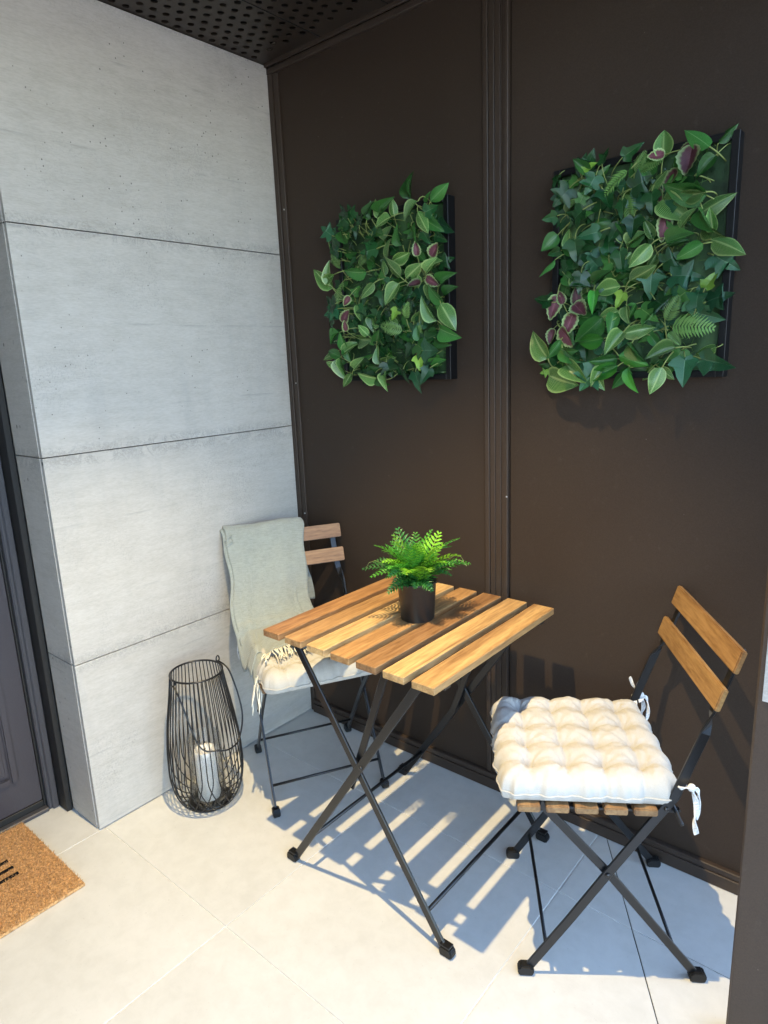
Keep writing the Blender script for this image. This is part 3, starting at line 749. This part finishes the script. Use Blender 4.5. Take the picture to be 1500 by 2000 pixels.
# ------------------------------------------------------------------ wire lantern, its glass and candle
LX, LY = .150, -.608
lt = thing('wire_lantern', 'black wire lantern standing on the floor by the concrete wall', 'lantern', (LX, LY, 0))
def wire_path(tw):
    pts = []
    for k in range(7):
        t = k / 6; z = .452 - t * .312; rr_ = .079 + .036 * math.sin(t * PI / 2) ** 1.2; pts.append((rr_, 0, z))
    for k in range(1, 15):
        a = k / 14; ang = a * PI / 2 * .93
        rr_ = .063 + .052 * math.cos(ang); z = .136 - .130 * math.sin(ang) ** 1.05; fi = tw * (a ** 1.5)
        pts.append((rr_ * math.cos(fi), rr_ * math.sin(fi), max(z, .006)))
    return pts
NW = 44
wm = [MB().tube(wire_path(tw), .0017, 5).mesh('wire', MAT['black'], smooth=True) for tw in (.7, -.7)]
for k in range(NW): link('wire', wm[k % 2], lt, (0, 0, 0), (0, 0, 2 * PI * (k // 2 * 2 + (k % 2) * .98) / NW))
def ring(rad, z, t): return MB().tube([(rad * math.cos(2 * PI * k / 48), rad * math.sin(2 * PI * k / 48), z) for k in range(48)], t, 8, True)
ring(.079, .452, .0032).obj('top_ring', MAT['black'], lt, smooth=True); ring(.065, .006, .004).obj('base_ring', MAT['black'], lt, smooth=True)
MB().lathe([(.0001, .004), (.065, .004), (.067, .008), (.065, .012), (.0001, .012)], 40).obj('base_plate', MAT['black'], lt, smooth=False)
rv, cv = V((.766, .643, 0)), V((.643, -.766, 0))
A_ = (-.62 * rv + .78 * cv) * .083 + V((0, 0, .446)); B_ = (.62 * rv - .78 * cv) * .083 + V((0, 0, .452)); out_ = (.78 * rv + .62 * cv)
for q in (A_, B_):
    MB().tube([q + V((0, 0, .006 + .009)) * 0 + (q.normalized() * .004) + V((0, 0, .010 * math.sin(a) + (.006 if q is B_ else -.004))) + (q.xy.to_3d().normalized()) * .010 * math.cos(a) * .6 for a in [2 * PI * k / 14 for k in range(14)]], .0022, 6, True).obj('handle_loop', MAT['black'], lt, smooth=True)
hp = [A_ + V((0, 0, -.006)), A_ * 1.05 + out_ * .038 + V((0, 0, -.075)), A_ * .93 + out_ * .092 + V((0, 0, -.15)), A_ * .45 + out_ * .126 + V((0, 0, -.20)), out_ * .136 + V((0, 0, .235)), B_ * .5 + out_ * .128 + V((0, 0, -.195 + .226)), B_ * 1.0 + out_ * .1 + V((0, 0, -.14)), B_ * 1.1 + out_ * .045 + V((0, 0, -.07)), B_ + V((0, 0, .004))]
hp[3].z = .243; hp[5].z = .246
MB().tube(smooth_path(hp, 7), .0027, 6).obj('handle', MAT['black'], lt, smooth=True)
gx, gy = LX + .0, LY - .0
gl = thing('glass_cylinder', 'clear glass cylinder standing inside the wire lantern round the candle', 'glass', (gx, gy, .0125))
MB().lathe([(.0001, .0), (.052, .0), (.0535, .004), (.0535, .218), (.0525, .2195), (.0515, .218), (.0515, .006), (.0001, .006)], 48).obj('glass_wall', MAT['glass'], gl, smooth=True)
cd = thing('candle', 'ivory pillar candle inside the glass of the lantern', 'candle', (gx + .004, gy - .002, .0195))
MB().lathe([(.0001, 0), (.034, 0), (.0355, .002), (.0355, .163), (.033, .168), (.026, .166), (.012, .161), (.0001, .160)], 40).obj('wax', MAT['candle'], cd, smooth=True)
MB().tube([(0, 0, .158), (.001, 0, .166), (.003, .001, .172)], .0011, 5).obj('wick', MAT['rubber'], cd)

# ------------------------------------------------------------------ potted fern on the table
PX, PY = .828, -.356
pf = thing('potted_fern', 'small green fern in a dark grey pot on the table', 'plant', (PX, PY, .70))
MB().lathe([(.0001, 0), (.043, 0), (.0445, .002), (.0505, .098), (.0525, .101), (.0525, .104), (.050, .105), (.0485, .100), (.047, .085), (.0001, .083)], 40).obj('pot', MAT['pot'], pf, smooth=True)
sm = MB().lathe([(.0001, .090), (.02, .089), (.047, .0855)], 24); sm.obj('soil', MAT['soil'], pf)
def frond_mesh(name, mat, length, droop, npair, wmax, seed, lw=.0085):
    r = random.Random(seed); m = MB(); n = 12
    pts = []; a = droop[0]; p = V((0, 0, 0))
    for k in range(n + 1):
        pts.append(p.copy()); ang = droop[0] + (droop[1] - droop[0]) * (k / n) ** 1.3; p = p + V((math.cos(ang), 0, math.sin(ang))) * length / n
    # rachis
    m.tube(pts, [.0013 * (1 - .7 * k / n) for k in range(n + 1)], 4)
    for q in range(len(m.v)): m.uv[q] = (.5, .5)
    for k in range(npair):
        t = .14 + .86 * k / (npair - 1); f = t * n; i = min(int(f), n - 1); b = pts[i].lerp(pts[i + 1], f - i); tg = (pts[i + 1] - pts[i]).normalized(); nr = V((0, 1, 0)).cross(tg) * -1
        w = wmax * (math.sin(min(1, (1 - t) * 1.25 + .1) * PI / 2) ** .8) * (.55 + .45 * min(1, t * 3.5))
        for s in (-1, 1):
            d = (V((0, s, 0)) + tg * .55 + nr * r.uniform(.05, .35)).normalized(); wv = tg
            q0 = b; q1 = b + d * w * .5 + nr * .002; q2 = b + d * w * (1 + r.uniform(-.08, .08)) - nr * w * .12 + tg * w * .10
            h = lw * (.6 + .4 * w / wmax)
            k0 = len(m.v); fold = nr * .0012
            m.v += [tuple(x) for x in (q0 - wv * h * .35, q0 + fold * -1, q0 + wv * h * .35, q1 - wv * h * .62, q1 - fold, q1 + wv * h * .62, q2)]
            for q, u in zip(range(k0, k0 + 7), ((.2, .1), (.5, .1), (.8, .1), (.1, .5), (.5, .5), (.9, .5), (.5, 1))): m.uv[q] = u
            m.f += [(k0, k0 + 3, k0 + 4, k0 + 1), (k0 + 1, k0 + 4, k0 + 5, k0 + 2), (k0 + 3, k0 + 6, k0 + 4), (k0 + 4, k0 + 6, k0 + 5)]
    return m.mesh(name, mat)
FR = {}
for c_, mt in (('g', 'fern_g'), ('d', 'fern_d'), ('l', 'fern_l')):
    FR[c_] = [frond_mesh('frond', MAT[mt], ln, dr_, npn, wm_, sd) for ln, dr_, npn, wm_, sd in
              ((.150, (1.25, -.25), 13, .042, 1), (.185, (1.2, .1), 14, .044, 2), (.150, (1.42, .75), 12, .038, 3), (.180, (.98, -.3), 14, .042, 4), (.110, (.9, -.7), 12, .032, 5))]
# azimuth in degrees from image right (positive = away from the camera), variant, colour, scale
FL = [(185, 3, 'd', 1.0), (172, 1, 'g', .95), (205, 3, 'g', .98), (160, 0, 'd', .9), (228, 1, 'l', .85), (140, 0, 'g', .95), (250, 0, 'l', .92), (100, 2, 'g', 1.0), (80, 0, 'l', .9), (60, 0, 'g', .95),
      (5, 1, 'g', 1.05), (-12, 3, 'd', .9), (18, 3, 'g', .98), (-28, 1, 'd', .85), (-50, 0, 'l', .85), (-75, 2, 'l', .95), (-95, 2, 'l', 1.0), (-110, 2, 'g', 1.02), (-65, 4, 'd', 1.0), (-100, 4, 'd', .85), (-130, 4, 'd', 1.1), (-155, 4, 'g', 1.05),
      (35, 1, 'd', .9), (120, 1, 'd', .85), (-20, 4, 'd', 1.1), (-5, 0, 'l', .95), (195, 0, 'l', .85), (215, 4, 'd', 1.15), (270, 2, 'l', .85), (300, 2, 'g', .9), (40, 2, 'g', 1.05), (150, 2, 'l', 1.0), (-40, 2, 'l', 1.0), (-85, 0, 'l', .9), (165, 2, 'g', .9), (20, 2, 'l', .9), (-120, 0, 'g', .95), (240, 2, 'g', .95), (-15, 2, 'g', .95), (90, 2, 'd', 1.1), (-30, 0, 'g', .9), (200, 2, 'g', 1.0), (130, 2, 'g', .9), (10, 0, 'g', 1.0), (-140, 0, 'd', .9), (-55, 2, 'g', .8), (75, 2, 'l', 1.05)]
for az, vr, cl, sc in FL:
    a = math.radians(az + 40 + random.uniform(-5, 5)); b = random.uniform(.004, .014)
    o = link('frond', FR[cl][vr], pf, (b * math.cos(a), b * math.sin(a), .088), (random.uniform(-.35, .35), random.uniform(-.18, .18), a)); o.scale = (sc * (.84 if vr in (1, 3, 4) else .96),) * 3
for az in (178, 12, -8):
    a = math.radians(az + 40); c_, s_ = math.cos(a), math.sin(a)
    MB().tube([(c_ * x, s_ * x, z) for x, z in ((.085, .150), (.105, .160), (.122, .155), (.130, .142))], .0005, 4).obj('tendril', MAT['stem'], pf)

# ------------------------------------------------------------------ leaf wall panels
L1="Op 0.123 0.492 100 0.075;Op 0.176 0.48 23 0.063;Op 0.152 0.484 55 0.029;Op -0.052 0.475 43 0.051;Op -0.007 0.48 17 0.082;Op 0.095 0.461 109 0.034;Op 0.075 0.381 105 0.057;Op 0.102 0.429 -69 0.052;Op 0.012 0.417 158 0.04;Op -0.166 0.456 -55 0.054;Op -0.075 0.325 179 0.072;Op 0.197 0.267 16 0.064;Op 0.208 0.229 23 0.057;Op 0.202 0.214 133 0.06;Op 0.194 0.143 -24 0.072;Op -0.119 0.148 64 0.063;Op -0.045 0.12 48 0.044;Op -0.187 0.105 86 0.05;Op -0.032 0.019 -36 0.055;Ov 0.144 0.484 -135 0.057;Ov 0.138 0.46 -52 0.067;Ov 0.044 0.459 -163 0.051;Ov 0.009 0.354 72 0.051;Ov 0.099 0.359 -167 0.064;Ov 0.067 0.296 135 0.067;Ov 0.069 0.293 23 0.065;Ov -0.011 0.308 104 0.045;Ov -0.211 0.298 88 0.069;Ov -0.214 0.292 133 0.08;Ov 0.158 0.299 35 0.05;Ov 0.191 0.165 120 0.076;Ov 0.202 0.21 -56 0.078;Ov -0.035 0.288 -135 0.056;Ov 0.058 0.278 -123 0.066;Ov -0.108 0.13 -10 0.06;Ov -0.062 0.138 129 0.042;Ov -0.184 0.087 37 0.059;Ov -0.046 0.049 98 0.058;Ov -0.049 0.047 149 0.043;Ov -0.217 0.092 -153 0.046;Ov -0.212 0.048 156 0.039;Ov -0.202 0.077 -76 0.072;Ov -0.127 0.039 37 0.051;Ov -0.034 0.008 170 0.065;Ov -0.02 0.057 12 0.056;Id -0.116 0.483 113 0.043;Id -0.174 0.437 -174 0.057;Id -0.076 0.456 72 0.038;Id -0.064 0.428 -93 0.039;Id 0.177 0.397 -31 0.046;Id 0.154 0.407 -57 0.041;Id 0.192 0.319 9 0.044;Id -0.005 0.265 -93 0.046;Id 0.059 0.246 2 0.055;Id -0.197 0.242 -171 0.065;Id -0.215 0.2 -122 0.05;Id -0.031 0.197 -93 0.04;Id 0.006 0.056 -67 0.046;Id 0.068 0.032 -79 0.044;Id 0.082 0.107 -118 0.045;Id -0.165 0.06 -67 0.045;Id -0.049 0.211 -120 0.043;Id -0.099 0.459 -94 0.039;Id -0.135 0.487 124 0.046;Id 0.162 0.453 15 0.042;Id -0.019 0.26 87 0.039;Id 0.01 0.299 -93 0.039;Id -0.125 0.429 -67 0.043;Id -0.018 0.383 -173 0.052;Id -0.09 0.229 -108 0.041;Is 0.19 0.425 -31 0.061;Is -0.077 0.263 -121 0.05;Is 0.091 0.161 -92 0.056;Is 0.139 0.085 -2 0.073;Is 0.152 0.035 -116 0.052;Im 0.112 0.103 -27 0.052;Im -0.162 0.457 100 0.031;Iy 0.032 0.213 -119 0.038;Iy 0.116 0.071 -92 0.043;Cc 0.125 0.345 88 0.037;Cc 0.165 0.339 49 0.041;Cc 0.153 0.334 -131 0.039;Cc 0.124 0.277 -170 0.04;Cc 0.153 0.286 -37 0.042;Cc 0.13 0.389 61 0.03;Cc -0.138 0.261 -122 0.033;Cc -0.179 0.183 46 0.047;Cc -0.15 0.155 100 0.032;Cc -0.196 0.147 -169 0.056;Ff -0.111 0.346 29 0.061;Ff -0.175 0.343 119 0.054;Ff -0.152 0.31 -112 0.083;Ff 0.075 0.176 65 0.055;Ff 0.116 0.151 68 0.061;Ff 0.065 0.144 164 0.078;Ff 0.125 0.163 -76 0.03"
L2="Op 0.156 0.469 136 0.066;Op 0.166 0.478 46 0.041;Op 0.164 0.454 -136 0.045;Op 0.153 0.378 165 0.084;Op 0.082 0.292 7 0.062;Op 0.159 0.279 -152 0.057;Op -0.087 0.222 32 0.05;Op -0.004 0.247 -147 0.037;Op -0.042 0.155 -86 0.053;Op -0.066 0.146 -138 0.081;Op -0.028 0.048 -175 0.061;Op -0.154 0.079 -38 0.057;Op -0.163 0.098 -123 0.052;Op 0.059 0.097 -51 0.041;Op 0.018 0.082 -49 0.057;Ov 0.137 0.34 28 0.073;Ov 0.061 0.388 -42 0.074;Ov 0.168 0.305 96 0.046;Ov 0.172 0.287 -23 0.075;Ov 0.047 0.306 114 0.045;Ov 0.049 0.293 -132 0.056;Ov 0.054 0.273 -122 0.036;Ov -0.001 0.222 13 0.065;Ov -0.024 0.212 -176 0.061;Ov -0.004 0.166 -85 0.038;Ov -0.01 0.108 -123 0.061;Ov -0.012 0.104 12 0.065;Ov 0.114 0.067 -159 0.06;Ov 0.057 0.028 -136 0.045;Ov 0.076 0.024 -38 0.04;Ov 0.194 0.064 -167 0.049;Ov -0.147 0.037 -36 0.068;Ov -0.197 0.054 126 0.074;Ov -0.207 0.012 -20 0.085;Ov -0.151 0.313 102 0.044;Ov -0.163 0.391 34 0.048;Ov 0.102 0.321 50 0.046;Ob -0.088 0.208 -86 0.053;Ob -0.06 0.096 -173 0.062;Ob -0.021 0.055 -24 0.065;Ob 0.002 0.028 -66 0.063;Ob -0.024 0.03 -156 0.074;Id -0.189 0.485 -114 0.036;Id -0.073 0.483 80 0.034;Id -0.127 0.48 54 0.034;Id -0.11 0.39 -143 0.05;Id -0.148 0.445 -126 0.049;Id -0.055 0.285 92 0.051;Id -0.027 0.295 -88 0.051;Id -0.132 0.33 -89 0.052;Id -0.159 0.277 -124 0.052;Id -0.143 0.286 -89 0.039;Id -0.002 0.417 20 0.046;Id -0.024 0.486 18 0.043;Id 0.037 0.408 -87 0.048;Id -0.067 0.427 -59 0.055;Id -0.074 0.387 92 0.046;Id 0.006 0.359 -88 0.049;Id -0.18 0.389 -171 0.035;Id -0.178 0.312 -169 0.035;Id 0.06 0.175 -32 0.046;Id 0.076 0.25 25 0.039;Id 0.035 0.316 -87 0.036;Id -0.111 0.251 -88 0.046;Id -0.017 0.395 -88 0.042;Id -0.012 0.362 -170 0.051;Id -0.082 0.459 -112 0.043;Id -0.17 0.429 112 0.041;Id -0.031 0.351 -123 0.044;Id -0.109 0.419 -78 0.049;Is -0.07 0.338 -169 0.05;Is 0.045 0.24 -87 0.057;Is 0.094 0.223 -6 0.061;Is 0.178 0.255 -35 0.056;Is 0.167 0.161 17 0.055;Is 0.129 0.047 -87 0.061;Is 0.167 0.042 -17 0.073;Im -0.139 0.463 -151 0.037;Im -0.125 0.408 55 0.032;Im 0.136 0.168 -59 0.048;Im 0.023 0.16 -32 0.054;Iy -0.115 0.475 18 0.033;Iy 0.168 0.188 62 0.038;Iy -0.007 0.198 -121 0.04;Iy -0.204 0.024 -163 0.025;Cc 0.065 0.475 178 0.034;Cc 0.119 0.487 -160 0.027;Cc 0.121 0.481 -98 0.057;Cc 0.087 0.446 -124 0.048;Cc 0.06 0.385 128 0.037;Cc 0.068 0.356 -89 0.052;Cc -0.173 0.207 -106 0.056;Cc -0.136 0.177 86 0.043;Cc -0.156 0.182 113 0.033;Cc -0.138 0.162 -107 0.052;Cc -0.13 0.18 -34 0.05;Cc -0.194 0.128 -105 0.038;Cc -0.165 0.128 -55 0.054;Ff -0.002 0.458 -141 0.074;Ff -0.002 0.448 55 0.05;Ff 0.002 0.451 6 0.063;Ff -0.028 0.418 -68 0.077;Ff 0.085 0.122 62 0.064;Ff 0.095 0.115 -7 0.1;Ff 0.096 0.105 -48 0.042"

def oval_mesh(mat, w, cup, droop, tip, seed, nv=8, nu=4):
    m = MB(); r = random.Random(seed); tw = r.uniform(-.15, .15)
    for i in range(nv + 1):
        t = i / nv; hw = w * .5 * (math.sin(PI * min(1, t ** .78)) ** .82) * (1 - .25 * t) * 1.15
        if i == 0: hw = .012
        if i == nv: hw = .004
        for j in range(nu + 1):
            s = j / nu * 2 - 1
            y = t + (.02 * (1 - abs(s)) if i else 0) - (.05 * abs(s) if 0 < i < nv else 0) * (1 - t)
            z = cup * 1.5 * abs(s) * hw * 2 - droop * t * t + .05 * math.sin(t * 7 + seed) * abs(s) * hw * 2 + tw * s * hw
            m.uv[len(m.v)] = (j / nu, t); m.v.append((s * hw, y, z))
    for i in range(nv):
        for j in range(nu): a = i * (nu + 1) + j; m.f.append((a, a + 1, a + nu + 2, a + nu + 1))
    return m.mesh('oval_leaf', mat, smooth=True)
def outline_mesh(name, mat, pts, seed, cup=.15, droop=.2, serr=False):
    """fan leaf from an outline (right half), mid line as the fold"""
    m = MB(); r = random.Random(seed); pr = []
    full = [(x, y) for x, y in pts] ; n = len(full)
    ph = r.uniform(0, 6)
    def z(x, y): return cup * abs(x) - droop * max(0, y) ** 2 + .035 * math.sin(x * 9 + y * 7 + ph)
    for s in (1, -1):
        k0 = len(m.v)
        mids = [(0, y * .98) for x, y in full]
        for (x, y) in full: m.uv[len(m.v)] = (.5 + s * .5, max(0, min(1, y))); m.v.append((s * x, y, z(x, y)))
        for (x, y) in full:
            yy = max(0., min(1., y * .8 + .1)) ; m.uv[len(m.v)] = (.5, yy); m.v.append((0, yy, z(0, yy) - .02))
        for i in range(n - 1):
            q = (k0 + i, k0 + i + 1, k0 + n + i + 1, k0 + n + i); m.f.append(q if s > 0 else q[::-1])
    return m.mesh(name, mat, smooth=True)
IVY = [(.02, 0), (.16, -.10), (.34, -.06), (.50, .10), (.36, .20), (.30, .30), (.44, .42), (.56, .62), (.38, .58), (.20, .56), (.16, .70), (.09, .86), (.003, 1.0)]
IVY2 = [(.02, .02), (.18, -.05), (.36, .08), (.47, .30), (.30, .36), (.24, .48), (.20, .66), (.10, .84), (.003, 1.0)]
COL_ = [(.01, 0)] + [(w_ + (.028 if k % 2 else -.012), t_ + (.01 if k % 2 else 0)) for k, (w_, t_) in enumerate(((.16, .03), (.25, .09), (.31, .16), (.345, .24), (.36, .33), (.355, .42), (.335, .51), (.30, .60), (.255, .69), (.20, .78), (.13, .87), (.07, .94)))] + [(.003, 1.0)]
KIND = {}
for k, mt in (('p', 'leaf_p'), ('v', 'leaf_v'), ('b', 'leaf_b')): KIND['O' + k] = [oval_mesh(MAT[mt], w, c, d, 0, q) for q, (w, c, d) in enumerate(((.58, .28, .18), (.50, .42, .05), (.64, .2, .28), (.54, -.12, .22)))]
for k, mt in (('d', 'ivy_d'), ('s', 'ivy_s'), ('m', 'ivy_m'), ('y', 'ivy_y')): KIND['I' + k] = [outline_mesh('ivy_leaf', MAT[mt], pts, q, c, d) for q, (pts, c, d) in enumerate(((IVY, .16, .2), (IVY2, .22, .1), (IVY, -.1, .25), (IVY2, .1, .3)))]
KIND['Cc'] = [outline_mesh('coleus_leaf', MAT['coleus'], COL_, q, c, d) for q, (c, d) in enumerate(((.2, .15), (.35, .05), (.05, .3)))]
KIND['Ff'] = [frond_mesh('fern_frond', MAT['fernleaf'], 1.0, dr_, 13, .34, sd, .062) for dr_, sd in (((.3, -.35), 1), ((.15, -.1), 2), ((.4, -.5), 3))]
NAMES = {'O': 'oval_leaf', 'I': 'ivy_leaf', 'C': 'coleus_leaf', 'F': 'fern_frond'}
def leaf_panel(label, x0, z0, w, h, data, seed):
    r = random.Random(seed)
    root = thing('leaf_wall_panel', label, 'wall planter', (x0, 0, z0), 0, 'framed artificial leaf panels on the brown wall')
    fr = MB(); D = -.036
    fr = [MB().box(-w / 2, -w / 2 + .016, D, -.001, 0, h), MB().box(w / 2 - .016, w / 2, D, -.001, 0, h), MB().box(-w / 2 + .0162, w / 2 - .0162, D, -.001, 0, .016), MB().box(-w / 2 + .0162, w / 2 - .0162, D, -.001, h - .016, h)]
    for q in fr: q.obj('frame_side', MAT['frameblk'], root, bevel=.001)
    MB().box(-w / 2 + .0165, w / 2 - .0165, -.024, -.002, .0165, h - .0165).obj('backing_board', MAT['backing'], root)
    stems = MB(); leaves = []
    for q in range(30 if seed == 1 else 18):            # leaves that spill over the frame
        e = r.choice('lllltbtr' if seed == 1 else 'ltbr'); k = r.choice(['Id', 'Id', 'Op', 'Ov', 'Is'])
        bx = -w / 2 + .022 if e == 'l' else w / 2 - .055 if e == 'r' else r.uniform(-w / 2 + .03, w / 2 - .09); bz = r.uniform(.03, h - .03) if e in 'lr' else (h - .03 if e == 't' else .025)
        leaves.append((k, bx, bz, {'l': PI, 'r': r.choice([.9, -1.1, 2.4]), 't': PI / 2, 'b': -PI / 2}[e] + r.uniform(-.8, .8), r.uniform(.045, .062), 0))
    for it in data.split(';'):
        k, bx, bz, an, ln = it.split(); leaves.append((k, float(bx), float(bz), math.radians(float(an)), float(ln), 0))
    # smaller leaves deeper in the panel
    for q in range(120):
        k = r.choice(['Id', 'Id', 'Id', 'Op', 'Op', 'Ov', 'Is', 'Im'])
        leaves.append((k, r.uniform(-w / 2 + .02, w / 2 - (.075 if seed == 2 else .035)), r.uniform(.02, h - .03), r.uniform(0, 2 * PI), r.uniform(.034, .056), 1 + q % 2))
    for (k, bx, bz, an, ln, deep) in leaves:
        d = V((math.cos(an), 0, math.sin(an))); out = V((0, -1, 0))
        lift = r.uniform(-.15, .55) if not deep else r.uniform(-.1, .3)
        Y = (d + out * lift).normalized(); side = Y.cross(out).normalized(); roll = r.uniform(-.6, .6)
        Z = side.cross(Y).normalized()
        if Z.dot(out) < 0: Z = -Z
        Z = (Z + side * math.tan(roll)).normalized(); X = Y.cross(Z).normalized()
        L_ = ln * (1.1 if k[0] != 'F' else 1.0)
        if k[0] == 'F': X, Y2 = Y, Z.cross(Y).normalized(); M = Matrix((X, Y2, Z)).transposed()
        else: M = Matrix((X, Y, Z)).transposed()
        M = (M @ Matrix.Diagonal((r.uniform(.82, 1.12) if k[0] != 'F' else 1, 1, r.uniform(.8, 1.5))) * L_).to_4x4(); dep = -.030 - (r.uniform(.010, .052) if not deep else (r.uniform(-.004, .004) if deep == 1 else r.uniform(.006, .02))); M.translation = V((bx, dep, bz))
        me = r.choice(KIND[k]); o = link(NAMES[k[0]], me, root, mtx=M)
        # its stalk runs back into the mat
        b0 = V((bx, dep, bz)); b1 = b0 - d * r.uniform(.015, .035) + V((r.uniform(-.012, .012), .012, r.uniform(-.012, .012))); b2 = b1 - d * .01 + V((r.uniform(-.015, .015), .03, -.008)); b2.y = max(b2.y, -.03); b2.y = min(b2.y, -.023)
        b2.x = max(-w / 2 + .02, min(w / 2 - .02, b2.x)); b2.z = max(.02, min(h - .02, b2.z))
        stems.tube(bez(b0, b1, b2, 5), .0011 if ln < .05 else .0015, 5)
    o = stems.obj('vine_stems', MAT['stem'], root, smooth=True); o['kind'] = 'stuff'
    gt = MB()                                          # short plastic grass tufts on the mat
    for q in range(900):
        x, z = r.uniform(-w / 2 + .02, w / 2 - (.06 if seed == 2 else .02)), r.uniform(.02, h - .02); a = r.uniform(0, 2 * PI); l_ = r.uniform(.010, .022)
        dx, dz = math.cos(a) * l_, math.sin(a) * l_; s = .0007
        gt.add([(x - dz / l_ * s, -.0235, z + dx / l_ * s), (x + dz / l_ * s, -.0235, z - dx / l_ * s), (x + dx, -.0235 - r.uniform(.004, .016), z + dz)], [(0, 1, 2)])
    o = gt.obj('grass_tufts', MAT['fernleaf'], root); o['kind'] = 'stuff'
    return root
leaf_panel('leaf panel in black frame on the wall left of the ribbed strip', .515, 1.305, .425, .497, L1, 1)
leaf_panel('leaf panel in black frame on the wall above the right chair', 1.246, 1.30, .412, .498, L2, 2)
